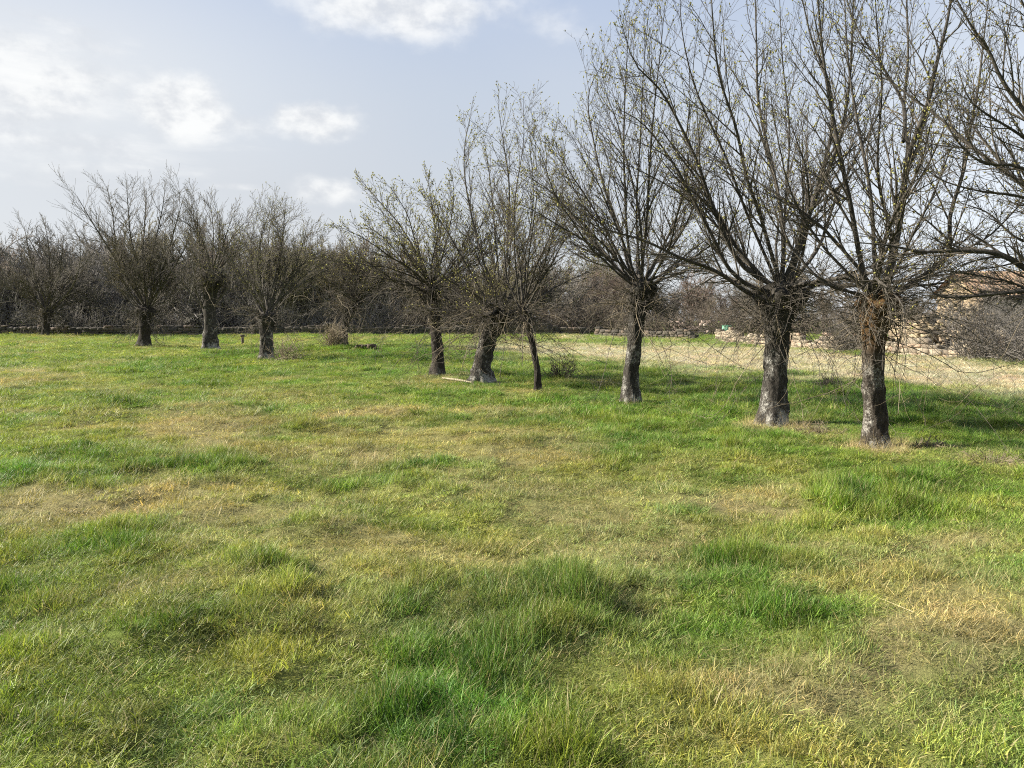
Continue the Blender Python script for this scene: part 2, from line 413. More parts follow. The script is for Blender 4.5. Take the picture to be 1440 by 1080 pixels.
def pollard(name, label, seed, base, trunk_px, d, radii, poles_px, n_random, plen, spread, n_drop, drop_len,
            dens=(14, 8, 0), sides=44, rings=70, burl=.35, bark=None, budmat=None, budn=2, budscale=1.0, rough=.11,
            pole_r=(.02, .034), group='pollard trees in a line across the meadow', droop_pale=.35, depth_spread=.45, limbs=True, drop_up=.3,
            base_xy=None, hsplit=None):
    rng = np.random.default_rng(seed)
    bx = at(base[0], base[1], d)
    if base_xy is not None: bx[:2] = base_xy
    z0 = th(bx[0], bx[1])
    root_loc = np.array([bx[0], bx[1], z0])
    root = empty(name, root_loc, label, 'tree', group)
    path = [root_loc + np.array([0, 0, -.12])] + [at(px, py, d) for px, py in trunk_px]
    bm = bark or M_BARK
    tm, P = trunk_mesh('trunk', rng, path, radii, sides, rings, rough, burl, root_loc)
    link('trunk', tm, bm, root)
    head = P[-1]; rh = radii[-1]
    rmin = max(.0021, .000155 * d)
    polys, prad = [], []
    for spec in poles_px:
        r0 = spec[0]; w = spec[1:]
        n = len(w)
        off = rng.uniform(-1, 1) * depth_spread
        pts = []
        ext = max(1.0, np.linalg.norm(at(*w[-1], d) - at(*w[0], d)))
        for i, (px, py) in enumerate(w):
            fr = i / (n - 1)
            pts.append(at(px, py, d + off * ext * fr + (rng.uniform(-.05, .05) if i else 0)))
        p0 = np.array(pts[0]); back = head + np.array([rng.uniform(-.5, .5) * rh, rng.uniform(-.6, .6) * rh, -.12])
        if np.linalg.norm(p0 - head) < 1.2: pts = [back] + pts
        polys.append(resample(pts, 22))
        t = np.linspace(0, 1, 22)
        prad.append(r0 * .76 * (1 - t) ** .85 + rmin * 1.3)
    if n_random:
        az = rng.uniform(0, 2 * math.pi, n_random) + np.arange(n_random) * 2.4
        inc = np.abs(rng.uniform(spread[0], spread[1], n_random))
        dr = np.stack([np.cos(az) * np.sin(inc), np.sin(az) * np.sin(inc), np.cos(inc)], 1)
        src = head + dr * rh * np.array([.7, .7, .3]) - np.array([0, 0, 1]) * rng.uniform(0, .3, (n_random, 1))
        if hsplit is not None:
            k = rng.random(n_random) < .4
            src[k] = src[k] - head + at(hsplit[0], hsplit[1], d)
        ln = rng.uniform(plen[0], plen[1], n_random) * (1 - .2 * (inc / 1.4))
        pp, rr = grow(rng, src, dr, ln, 22, .30 * np.sin(inc), .32, rng.uniform(pole_r[0], pole_r[1], n_random), np.full(n_random, rmin * 1.2))
        rr = np.maximum(rr[:, :1] * (1 - np.linspace(0, 1, 22)[None]) ** .8, rmin * 1.2)
        for a, b in zip(pp, rr): polys.append(a); prad.append(b)
    pts = np.array(polys); rad = np.array(prad)
    if limbs:
        for a, b in zip(pts, rad):
            g = Geo(); tubes(g, a[None], b[None], 7)
            link('limb', smooth(g.mesh('limb', root_loc)), M_LIMB, root)
    crown = Geo(); bg = Geo()
    if not limbs: tubes(crown, pts, rad, 5)
    n1, n2, n3 = dens
    tb = .62 if limbs else .38
    p1, r1 = spawn(rng, pts, rad, n1, .16 if limbs else .26, .99, .3, .75 if limbs else .9, .36, .25, 2.6, .55, rmin, 9, .22, .16, tb)
    tubes(crown, p1, r1, 4 if limbs else 3)
    p2, r2 = spawn(rng, p1, r1, n2, .12, 1.0, .35, .9, .42, .10, .9, .7, rmin, 5, .35, .15, .4)
    tubes(crown, p2, r2, 3)
    tw = p2
    p2b, r2b = spawn(rng, pts, rad, n1, .3, 1.0, .4, 1.0, .12, .12, .6, .4, rmin, 5, .4, .2, .4)
    tubes(crown, p2b, r2b, 3)
    tw = np.concatenate([p2, p2b])
    if n3:
        p3, r3 = spawn(rng, tw, np.concatenate([r2, r2b]), n3, .25, 1.0, .4, 1.0, .4, .04, .25, .8, rmin * .9, 3, .3, .15, .4)
        tubes(crown, p3, r3, 3)
    cr = link('crown', crown.mesh('crown', root_loc), M_TWIG, root)
    # buds and flower clusters at the ends of the twigs
    ends = tw[:, -1]; ed = tw[:, -1] - tw[:, -2]
    for k in range(budn):
        hr_ = np.clip((ends[:, 2] - head[2]) / (np.percentile(ends[:, 2], 97) - head[2] + 1e-6), 0, 1)
        sel = rng.random(len(ends)) < (.85 if k == 0 else .6) * (.12 + .88 * hr_ ** .8)
        e = ends[sel]; dd = ed[sel] / (np.linalg.norm(ed[sel], axis=1, keepdims=True) + 1e-9)
        e = e - dd * rng.uniform(0, .12, (len(e), 1)) * (k > 0)
        dd = dd + rng.normal(0, .45, dd.shape)
        s = rng.uniform(.016, .040, len(e)) * budscale * (1 if limbs else .75)
        buds(bg, rng, e, dd, s, s * .26)
    link('buds', bg.mesh('buds', root_loc), budmat or M_BUD, cr)
    # water shoots: thin arching shoots from the pollard head and upper trunk
    if n_drop:
        sg = Geo(); spg = Geo()
        for part, nn in ((sg, int(n_drop * (1 - droop_pale))), (spg, int(n_drop * droop_pale))):
            az = rng.uniform(0, 2 * math.pi, nn)
            ti = np.clip(1 - np.abs(rng.normal(0, .16, nn)), .45, 1)
            idx = (ti * (rings - 1)).astype(int)
            elev = rng.normal(drop_up - .25, .55, nn)
            dr = np.stack([np.cos(az) * np.cos(elev), np.sin(az) * np.cos(elev), np.sin(elev)], 1)
            src = P[idx] + np.stack([np.cos(az), np.sin(az), 0 * az], 1) * rh * .8
            ln = rng.uniform(drop_len[0], drop_len[1], nn) * np.where(rng.random(nn) < .38, 1.5, .6)
            a, b = grow(rng, src, dr, ln, 12, .2, .55, np.full(nn, rmin * (2.0 if limbs else 1.25)) * rng.uniform(.8, 1.8, nn), np.full(nn, rmin), sag=2.0)
            # keep shoots above the ground
            low = a[:, :, 2] < (z0 + .12)
            a[:, :, 2] = np.where(low, z0 + .12 + rng.uniform(0, .03, a.shape[:2]), a[:, :, 2])
            tubes(part, a, b, 4)
            c, e = spawn(rng, a, b, max(3, n2 - 2), .15, 1, .4, 1.1, .28, .08, .6, .7, rmin, 5, .4, .3, .4)
            tubes(part, c, e, 3)
        link('shoots', sg.mesh('shoots', root_loc), M_TWIG, root)
        if spg.n: tag(link('shoots', spg.mesh('shoots', root_loc), M_TWIGP, root), 'pale thin arching shoots')
    return root

M_BARK = bark_mat('bark', (.010, .009, .008), (.044, .039, .033), (.32, .31, .28), .085)
M_BARKD = bark_mat('bark_dark', (.010, .008, .007), (.040, .034, .028), (.24, .24, .21), .03)
M_BARKL = bark_mat('bark_lichen', (.012, .010, .009), (.050, .045, .039), (.34, .33, .30), .085)
M_BARKM = bark_mat('bark_moss', (.011, .009, .007), (.048, .040, .032), (.36, .34, .30), .08, moss=(.085, .048, .018), moss_h=(1.0, 1.5))

TREES = {}
# --- nearest trunk, right of the big pollard
TREES['a'] = pollard('pollard_tree', 'pollard tree with rusty mossy trunk and straw round its foot, right of the thickest trunk', 101,
    (1232, 633), [(1230, 580), (1228, 530), (1229, 470), (1238, 412)], 9.6, [.148, .128, .124, .142, .185],
    [(.044, (1219, 408), (1207, 350), (1196, 288), (1186, 241), (1178, 200), (1160, 100), (1150, 0), (1140, -90)),
     (.034, (1230, 366), (1225, 280), (1213, 210), (1203, 156), (1192, 78), (1185, -60)),
     (.058, (1254, 373), (1269, 288), (1277, 222), (1304, 148), (1316, 93), (1336, 8), (1345, -110)),
     (.040, (1250, 380), (1266, 300), (1277, 218), (1271, 156), (1277, 78), (1275, 0), (1275, -120)),
     (.026, (1270, 200), (1271, 148), (1238, 89), (1203, 35), (1180, -40)),
     (.026, (1254, 342), (1238, 272), (1234, 218), (1240, 120), (1232, 20), (1230, -60)),
     (.040, (1285, 397), (1332, 362), (1336, 303), (1355, 241), (1363, 187), (1375, 128), (1385, 40), (1395, -40)),
     (.030, (1300, 385), (1332, 362), (1382, 338), (1413, 311), (1450, 270)),
     (.026, (1215, 415), (1160, 398), (1110, 345), (1075, 290), (1050, 230)),
     (.024, (1255, 405), (1310, 400), (1350, 392), (1400, 370))],
    6, (2.5, 4.0), (.5, 1.4), 230, (.35, 1.7), (17, 9, 2), 40, 70, .30, M_BARKM, M_BUDG, 2, 1.25, droop_pale=.25)
# --- the thick pollard
TREES['b'] = pollard('pollard_tree', 'thickest pollard of the line, big twiggy head and white lichen on the flared base', 202,
    (1087, 600), [(1090, 545), (1093, 490), (1094, 440), (1096, 402)], 11.7, [.20, .172, .168, .20, .25],
    [(.056, (1111, 391), (1138, 302), (1169, 187), (1164, 111), (1142, 58), (1120, -40)),
     (.046, (1102, 347), (1093, 267), (1067, 147), (1064, 67), (1060, -70)),
     (.050, (1040, 369), (1000, 284), (978, 222), (933, 133), (893, 89), (872, 25)),
     (.045, (1061, 416), (1010, 383), (956, 362), (905, 338), (850, 322), (800, 300)),
     (.044, (1060, 405), (1025, 378), (1008, 345), (985, 300), (950, 235), (905, 175), (862, 150)),
     (.040, (1090, 375), (1068, 300), (1050, 250), (1035, 180), (1010, 100), (1000, -10), (1000, -70)),
     (.036, (1110, 398), (1150, 350), (1175, 280), (1215, 200), (1250, 130), (1280, 50)),
     (.034, (1117, 404), (1165, 396), (1215, 420), (1270, 425)),
     (.050, (1108, 385), (1125, 335), (1150, 270), (1180, 200), (1195, 110), (1200, 0), (1205, -90)),
     (.032, (1085, 380), (1050, 300), (1020, 220), (980, 130), (960, 50), (955, -30)),
     (.030, (1075, 395), (1020, 330), (960, 275), (900, 240), (850, 220)),
     (.028, (1100, 370), (1105, 280), (1110, 180), (1100, 80), (1095, -40))],
    10, (3.2, 5.0), (.5, 1.45), 240, (.4, 2.0), (18, 9, 2), 44, 70, .35, M_BARKL, M_BUDG, 2, 1.3, droop_pale=.2)
# --- third trunk
TREES['c'] = pollard('pollard_tree', 'slim straight pollard trunk with white lichen, left of the thickest pollard', 303,
    (887, 568), [(888, 520), (894, 470), (898, 430), (904, 394)], 14.7, [.155, .135, .135, .145, .18],
    [(.036, (890, 383), (881, 321), (879, 272), (877, 200), (880, 110), (885, 25)),
     (.034, (884, 382), (864, 347), (845, 311), (819, 269), (800, 240), (775, 195)),
     (.034, (880, 389), (835, 347), (787, 318), (754, 298), (725, 285)),
     (.036, (903, 379), (910, 305), (913, 240), (920, 150), (930, 60), (935, 5)),
     (.034, (913, 382), (942, 327), (960, 279), (985, 200), (1000, 130)),
     (.036, (884, 376), (871, 321), (852, 272), (835, 200), (828, 130), (860, 70)),
     (.026, (915, 395), (960, 370), (1010, 355), (1040, 330)),
     (.028, (900, 380), (895, 300), (900, 200), (905, 100), (912, 20)),
     (.026, (880, 385), (850, 330), (815, 280), (790, 230), (770, 200))],
    15, (3.2, 4.8), (.4, 1.4), 190, (.4, 2.0), (19, 10, 2), 36, 60, .35, M_BARK, M_BUDG, 2, 1.5, droop_pale=.22)
# --- thin leaning one
TREES['d'] = pollard('pollard_tree', 'thinnest dark trunk leaning left, just right of the stout crooked pollard', 404,
    (757, 551), [(755, 520), (748, 480), (740, 450), (736, 428)], 17.4, [.085, .072, .07, .075, .10],
    [(.026, (732, 433), (724, 364), (724, 283), (736, 201), (736, 140)),
     (.022, (740, 429), (765, 372), (781, 315), (790, 260)),
     (.022, (738, 425), (745, 350), (755, 270), (752, 190))],
    7, (2.0, 3.6), (.1, .7), 80, (.4, 1.6), (16, 10, 0), 20, 40, .35, M_BARKD, M_BUD, 2, 1.2)
# --- stout crooked
TREES['e'] = pollard('pollard_tree', 'stout crooked pollard leaning right with tall upright poles, beside the thinnest trunk', 505,
    (676, 540), [(676, 520), (682, 490), (694, 460), (706, 436)], 19.5, [.27, .22, .20, .24, .27],
    [(.046, (700, 429), (679, 364), (663, 303), (653, 242), (655, 193), (663, 160)),
     (.046, (708, 421), (714, 344), (716, 262), (708, 201), (700, 145)),
     (.036, (688, 429), (651, 364), (622, 315), (590, 268)),
     (.034, (688, 433), (655, 421), (630, 401), (600, 375)),
     (.034, (705, 425), (697, 340), (690, 260), (680, 190)),
     (.030, (715, 425), (740, 350), (750, 280), (745, 200))],
    15, (2.8, 4.6), (.3, 1.4), 200, (.6, 2.3), (19, 11, 0), 30, 50, .45, M_BARK, M_BUDG, 2, 1.8, rough=.16)
TREES['f'] = pollard('pollard_tree', 'pollard with crown swept to the left, left of the stout crooked trunk', 606,
    (615, 528), [(616, 500), (612, 460), (608, 425), (607, 400)], 22.4, [.19, .16, .155, .175, .22],
    [(.040, (602, 401), (590, 364), (561, 315), (533, 283), (510, 256)),
     (.036, (604, 395), (585, 343), (572, 300), (548, 262)),
     (.038, (610, 397), (614, 344), (606, 283), (602, 246)),
     (.034, (618, 395), (643, 364), (655, 335), (668, 300)),
     (.038, (598, 401), (561, 399), (541, 385), (504, 360), (490, 345)),
     (.030, (612, 395), (630, 330), (638, 280), (636, 245)),
     (.030, (600, 405), (570, 370), (540, 335), (512, 315))],
    15, (2.8, 4.2), (.4, 1.4), 170, (.7, 2.5), (19, 11, 0), 24, 40, .4, M_BARKD, M_BUDG, 2, 1.9, droop_pale=.2)
TREES['g'] = pollard('pollard_tree', 'short thick grey pollard with a fine pale fan crown, standing forward on the left', 707,
    (375, 506), [(375, 485), (375, 462), (376, 440)], 31, [.27, .245, .25, .32],
    [(.05, (380, 430), (392, 380), (398, 330), (400, 300)), (.05, (370, 430), (362, 380), (368, 330), (380, 295)),
     (.04, (365, 435), (345, 390), (335, 350), (330, 330)), (.04, (385, 432), (410, 390), (425, 345), (432, 318))],
    20, (3.2, 4.8), (.05, 1.05), 80, (.6, 2.2), (17, 10, 0), 22, 30, .35, M_BARK, M_BUDG, 2, 2.0, droop_pale=.3, limbs=False, pole_r=(.025, .045))
TREES['h'] = pollard('pollard_tree', 'tall two-headed pollard with burly trunk and long straight poles on the left', 808,
    (296, 491), [(296, 460), (294, 430), (297, 405), (298, 382)], 42, [.35, .31, .30, .34, .46],
    [(.06, (285, 432), (262, 405), (240, 378), (232, 350)), (.05, (290, 375), (278, 330), (270, 300)), (.05, (305, 375), (318, 330), (330, 296)),
     (.05, (298, 375), (300, 330), (296, 286)), (.045, (310, 385), (335, 350), (345, 318))],
    18, (3.0, 4.6), (.05, .95), 70, (.6, 2.2), (16, 10, 0), 22, 34, .5, M_BARK, M_BUD, 1, 2.0, limbs=False, pole_r=(.03, .05), droop_pale=.12, rough=.16, hsplit=(290, 432))
TREES['i'] = pollard('pollard_tree', 'tallest tree on the left, broad domed crown of spreading boughs over a brushy dark trunk', 909,
    (202, 486), [(204, 465), (204, 448), (206, 432)], 48, [.37, .33, .36, .5],
    [(.11, (200, 425), (175, 385), (150, 345), (128, 310), (108, 275)), (.12, (206, 420), (200, 370), (203, 320), (206, 268)),
     (.10, (210, 425), (232, 370), (246, 320), (258, 278)), (.08, (190, 400), (165, 350), (158, 300), (150, 262)),
     (.08, (205, 400), (218, 340), (228, 295), (232, 265)), (.07, (215, 420), (245, 375), (264, 340), (270, 305)), (.07, (200, 400), (185, 340), (180, 290), (178, 262))],
    24, (2.6, 5.0), (.2, 1.15), 110, (1.0, 2.8), (20, 13, 0), 18, 26, .35, M_BARKD, M_BUD, 1, 2.2, limbs=False, pole_r=(.025, .05), droop_pale=.1, depth_spread=.4)
TREES['j'] = pollard('pollard_tree', 'dark bushy pollard at the far left, in front of the stone wall', 1010,
    (64, 473), [(65, 455), (67, 436)], 74, [.34, .31, .42],
    [(.13, (60, 430), (48, 390), (40, 350), (34, 318)), (.12, (68, 428), (70, 380), (66, 330), (60, 310)), (.12, (74, 430), (95, 395), (118, 378), (128, 345)),
     (.12, (78, 430), (100, 405), (112, 372), (112, 330)), (.1, (70, 428), (84, 380), (90, 330))],
    26, (4.0, 7.5), (.15, 1.15), 100, (1.5, 4.5), (18, 11, 0), 14, 18, .35, M_BARKD, M_BUD, 1, 2.0, limbs=False, pole_r=(.05, .08), droop_pale=.1)
# tree just outside the right edge whose limbs reach into view
TREES['k'] = pollard('pollard_tree', 'tree at the right edge, only its long dark limbs reaching in over the meadow', 1111,
    (1590, 690), [(1588, 600), (1582, 500), (1575, 400)], 7.4, [.2, .18, .18, .24],
    [(.052, (1560, 395), (1490, 405), (1440, 376), (1402, 356), (1350, 352), (1295, 354), (1250, 345), (1190, 340)),
     (.040, (1555, 400), (1480, 405), (1400, 413), (1330, 418), (1306, 404), (1309, 372)),
     (.034, (1560, 380), (1500, 290), (1440, 237), (1382, 229), (1343, 194), (1312, 136)),
     (.034, (1565, 370), (1510, 260), (1440, 194), (1398, 167), (1363, 140), (1345, 90)),
     (.050, (1565, 370), (1500, 240), (1440, 156), (1409, 113), (1390, 70), (1367, 39), (1330, -30)),
     (.028, (1560, 385), (1510, 310), (1440, 278), (1374, 268), (1324, 253), (1290, 228)),
     (.040, (1570, 360), (1540, 200), (1490, 90), (1440, 10), (1420, -60)),
     (.030, (1560, 385), (1480, 350), (1430, 335), (1390, 300), (1350, 285)),
     (.028, (1560, 400), (1490, 430), (1430, 400), (1380, 388), (1330, 380))],
    6, (2.5, 4.0), (.2, 1.0), 50, (.5, 1.6), (18, 9, 2), 30, 50, .3, M_BARKD, M_BUD, 2, .9, depth_spread=.25)
# brushy tree in the middle distance
TREES['l'] = pollard('brushy_tree', 'brushy brown tree with a low rounded crown behind a pale dry bush', 1212,
    (481, 494), [(482, 465), (490, 440), (500, 420)], 38, [.30, .24, .22, .25],
    [(.07, (500, 415), (495, 380), (485, 350)), (.07, (505, 415), (520, 380), (530, 352)), (.06, (495, 420), (470, 390), (455, 370))],
    28, (2.0, 3.6), (.1, 1.4), 200, (1.0, 2.8), (17, 11, 0), 16, 22, .3, M_BARKD, M_BUD, 1, 2.2, limbs=False, pole_r=(.025, .045), droop_pale=.2, group=None)

# ------------------------------------------------------------------ background wood: a few kinds, copied
def bare_tree(seed, H, spreadw, rmin, tw, trunk_h=.22):
    rng = np.random.default_rng(seed)
    g = Geo()
    tp, tr = grow(rng, np.array([[0, 0, -.1]]), np.array([[rng.uniform(-.1, .1), rng.uniform(-.1, .1), 1]]), np.array([H * (trunk_h + .12)]), 8, .1, .12, np.array([.026 * H]), np.array([.018 * H]))
    tg = Geo(); tubes(tg, tp, tr, 8)
    n0 = 16
    az = rng.uniform(0, 6.28, n0); inc = rng.uniform(.1, spreadw, n0)
    dr = np.stack([np.cos(az) * np.sin(inc), np.sin(az) * np.sin(inc), np.cos(inc)], 1)
    idx = rng.integers(3, 8, n0)
    p0, r0 = grow(rng, tp[0, idx], dr, rng.uniform(.5, .75, n0) * H, 14, .5 * np.sin(inc), .45, np.full(n0, .011 * H), np.full(n0, rmin * 1.3))
    tubes(g, p0, r0, 5)
    p1, r1 = spawn(rng, p0, r0, 15, .12, 1, .35, 1.0, .42, .3, 4, .55, rmin, 8, .3, .35, .6); tubes(g, p1, r1, 3)
    p2, r2 = spawn(rng, p1, r1, tw, .1, 1, .4, 1.1, .45, .2, 1.3, .7, rmin, 4, .3, .3, .4); tubes(g, p2, r2, 3)
    return smooth(tg.mesh('trunk')), g.mesh('crown')

M_W = [twig_mat('wood_grey', (.095, .086, .077), (.24, .218, .194), .6), twig_mat('wood_brown', (.090, .072, .058), (.22, .178, .138), .6),
       twig_mat('wood_olive', (.072, .064, .036), (.19, .168, .092), .6), twig_mat('wood_red', (.085, .064, .054), (.205, .155, .125), .6)]
KINDS = [('wood_tree', 0, 'bare grey-brown tree in the dense wood behind the far stone wall', 'bare trees of the far wood'),
         ('wood_tree', 1, 'bare brown tree in the hedgerow beyond the straw-coloured grass', 'bare trees of the far hedgerow'),
         ('wood_tree', 2, 'bare olive-tinged tree in the wood behind the brushy tree', 'olive trees of the far wood'),
         ('wood_tree', 3, 'bare reddish-brown tree in the hedgerow beyond the meadow', 'reddish trees of the hedgerow')]
protos = []
for k in range(6):
    protos.append(bare_tree(5000 + k, 9.0, [1.0, 1.25, .8, 1.3, 1.1, .9][k], .016, 12, [.22, .15, .3, .12, .2, .25][k]))
variants = {}
def wood_tree(px, d, ytop, kind, rng):
    k = int(rng.integers(0, 6))
    Hh = EYE + (450 - ytop) * d / F_
    sc = Hh / 8.2
    key = (k, kind)
    if key not in variants:
        tm, cm = protos[k][0].copy(), protos[k][1].copy()
        for m_ in (tm, cm): m_.materials.clear(); m_.materials.append(M_W[kind])
        variants[key] = (tm, cm)
    x = at(px, 450, d)[0]
    nm, _, lab, grp = KINDS[kind]
    r = empty(nm, (x, d, th(x, d) - .05), lab, 'tree', grp, rng.uniform(0, 6.28))
    wf = rng.uniform(.85, 1.15)
    r.scale = (sc * wf, sc * wf, sc)
    a = bpy.data.objects.new('trunk', variants[key][0]); b = bpy.data.objects.new('crown', variants[key][1])
    for o in (a, b): COL.objects.link(o); o.parent = r
    return r
rng = np.random.default_rng(77)
def row(x0, x1, step, dlo, dhi, ylo, yhi, kinds):
    px = x0
    while px < x1:
        wood_tree(px + rng.uniform(-.4, .4) * step, rng.uniform(dlo, dhi), rng.uniform(ylo, yhi), kinds[int(rng.integers(0, len(kinds)))], rng)
        px += step
row(-120, 430, 26, 82, 90, 332, 390, [0, 0, 1])
row(-120, 440, 30, 92, 112, 322, 370, [0, 0, 2])
row(-140, 440, 40, 115, 135, 335, 362, [0, 1])
row(405, 540, 24, 80, 92, 335, 372, [2, 1, 2])
row(400, 560, 40, 95, 115, 335, 360, [2, 0])
row(540, 840, 24, 82, 96, 358, 400, [0, 1, 2])
row(530, 860, 34, 98, 125, 352, 385, [1, 0, 2])
row(840, 1110, 26, 84, 100, 376, 415, [1, 3, 0])
row(840, 1120, 38, 104, 130, 374, 402, [0, 1])
row(1100, 1300, 30, 86, 118, 405, 428, [0, 1, 1])
row(1240, 1320, 34, 46, 52, 405, 425, [1])

# undergrowth: an uncountable mass of stems
def thicket(name, x0, x1, y0, y1, n, hlo, hhi, mat, seed, rmin=.013, label=None):
    rng = np.random.default_rng(seed)
    g = Geo()
    x = rng.uniform(x0, x1, n); y = rng.uniform(y0, y1, n)
    z = terrain(x, y)
    az = rng.uniform(0, 6.28, n); inc = np.abs(rng.normal(.25, .3, n))
    dr = np.stack([np.cos(az) * np.sin(inc), np.sin(az) * np.sin(inc), np.cos(inc)], 1)
    hh = rng.uniform(hlo, hhi, n) * (.55 + .9 * fbm(x, y, 5, seed, 2))
    a, b = grow(rng, np.stack([x, y, z - .05], 1), dr, hh, 7, .1, .45, np.full(n, rmin * 1.8), np.full(n, rmin))
    tubes(g, a, b, 3)
    c, e = spawn(rng, a, b, 9, .1, 1, .4, 1.2, .38, .2, 1.5, .8, rmin, 4, .2, .3, .4)
    tubes(g, c, e, 3)
    return tag(link(name, g.mesh(name), mat), label, 'undergrowth', None, 'stuff')
thicket('undergrowth', -68, -12, 79.5, 90, 3600, 2.0, 5.0, M_W[0], 61, label='dense dark undergrowth of the wood behind the far stone wall')
thicket('undergrowth', -12, 12, 79.5, 88, 1500, 1.6, 4.0, M_W[1], 62, label='brown undergrowth behind the middle of the far wall')
thicket('undergrowth', 10, 44, 76, 84, 1500, 1.2, 3.2, M_W[1], 63, label='brown hedge undergrowth beyond the straw-coloured grass')
thicket('undergrowth', 21, 28, 37, 44, 380, 1.0, 2.6, M_W[0], 64, .008, 'tangled brush around the stone ruin')

# ------------------------------------------------------------------ bushes
def bush(name, label, px, py, size, hgt, n, mat, seed, rmin, cat='bush'):
    rng = np.random.default_rng(seed)
    c = gp(px, py); z = th(*c)
    root = np.array([c[0], c[1], z])
    g = Geo()
    az = rng.uniform(0, 6.28, n); inc = rng.uniform(1.35, 1.54, n) if cat == 'twig pile' else rng.uniform(0, 1.35, n)
    dr = np.stack([np.cos(az) * np.sin(inc), np.sin(az) * np.sin(inc), np.cos(inc)], 1)
    src = root + np.stack([rng.normal(0, size * .2, n), rng.normal(0, size * .2, n), np.full(n, -.02)], 1)
    ln = hgt * (np.cos(inc) + .35) * rng.uniform(.5, 1.1, n) + size * .5 * np.sin(inc)
    a, b = grow(rng, src, dr, ln, 8, .2, .5, np.full(n, rmin * 1.5), np.full(n, rmin)); tubes(g, a, b, 3)
    c2, e = spawn(rng, a, b, 7, .2, 1, .4, 1.1, .4, .05, .6, .8, rmin, 4, .2, .3, .4); tubes(g, c2, e, 3)
    o = link(name, g.mesh(name, root), mat); o.location = root
    return tag(o, label, cat)
M_DRYB = twig_mat('dry_brush', (.13, .10, .065), (.30, .25, .17), 4)
bush('dry_bush', 'pale dry bush of tangled stems at the foot of the brushy tree', 470, 499, .55, .85, 130, M_DRYB, 21, .007)
bush('bare_bush', 'small dark bare bush in the grass right of the thinnest leaning trunk', 790, 532, .5, .5, 60, M_TWIG, 22, .0045)
bush('bare_bush', 'low twiggy bush in shade between the thickest pollard and the rusty mossy one', 1165, 550, .45, .26, 45, M_TWIG, 23, .004)
bush('bare_bush', 'dark bush with upright stem in front of the stone ruin', 1372, 508, 1.3, 2.9, 150, M_W[0], 24, .0075)
bush('bare_bush', 'tangled bush at the right edge against the pale stone wall', 1436, 512, 1.6, 2.2, 120, M_W[0], 25, .0075)
bush('bare_bush', 'dark bush by the pale wall seen just left of the rusty mossy trunk', 1192, 494, 1.2, 1.5, 140, M_W[0], 26, .009)
bush('dry_bush', 'wispy pale weed stems beside the short thick grey pollard', 400, 508, .8, .8, 40, M_DRYB, 27, .006)
bush('twig_pile', 'small heap of dead twigs in shade right of the rusty mossy trunk', 1302, 630, .38, .05, 45, M_DRYB, 28, .0035, 'twig pile')
bush('twig_pile', 'scatter of dead twigs on bare soil near the right edge', 1392, 655, .42, .05, 40, M_DRYB, 29, .003, 'twig pile')
bush('twig_pile', 'thin scatter of dead twigs on the ground right of the thickest pollard', 1150, 610, .5, .06, 45, M_DRYB, 30, .003, 'twig pile')

# ------------------------------------------------------------------ stones, walls, ruin
_cube = None
def stone_template():
    # subdivided cube pulled towards a rounded block
    v = []; q = []
    n = 3
    idx = {}
    def vid(p):
        k = tuple(p)
        if k not in idx: idx[k] = len(v); v.append(p)
        return idx[k]
    for ax in range(3):
        for sgn in (0, n):
            for i in range(n):
                for j in range(n):
                    c = []
                    for (a, b) in ((i, j), (i + 1, j), (i + 1, j + 1), (i, j + 1)):
                        p = [0, 0, 0]; p[ax] = sgn; p[(ax + 1) % 3] = a; p[(ax + 2) % 3] = b
                        c.append(vid(p))
                    q.append(c if sgn else c[::-1])
    v = np.array(v, float) / n * 2 - 1
    l = np.linalg.norm(v, axis=1, keepdims=True)
    v = v * (.62 + .38 / l)
    return v, np.array(q)
SV, SQ = stone_template()

def stone(geo, rng, c, size, rz=0., jit=.16):
    v = SV * (np.array(size) / 2) * (1 + rng.normal(0, jit * .5, SV.shape))
    v = v * rng.uniform(1 - jit, 1 + jit, 3)
    t = rng.normal(0, .06)
    ca, sa = math.cos(rz), math.sin(rz)
    v[:, 2] += v[:, 0] * t
    x = v[:, 0] * ca - v[:, 1] * sa; y = v[:, 0] * sa + v[:, 1] * ca
    geo.add(np.stack([x + c[0], y + c[1], v[:, 2] + c[2]], 1), SQ)

def box(geo, c, s, rz=0.):
    v = np.array([[x, y, z] for x in (-1, 1) for y in (-1, 1) for z in (-1, 1)], float) * np.array(s) / 2
    ca, sa = math.cos(rz), math.sin(rz)
    v = np.stack([v[:, 0] * ca - v[:, 1] * sa + c[0], v[:, 0] * sa + v[:, 1] * ca + c[1], v[:, 2] + c[2]], 1)
    geo.add(v, np.array([[0, 1, 3, 2], [4, 6, 7, 5], [0, 4, 5, 1], [2, 3, 7, 6], [0, 2, 6, 4], [1, 5, 7, 3]]))

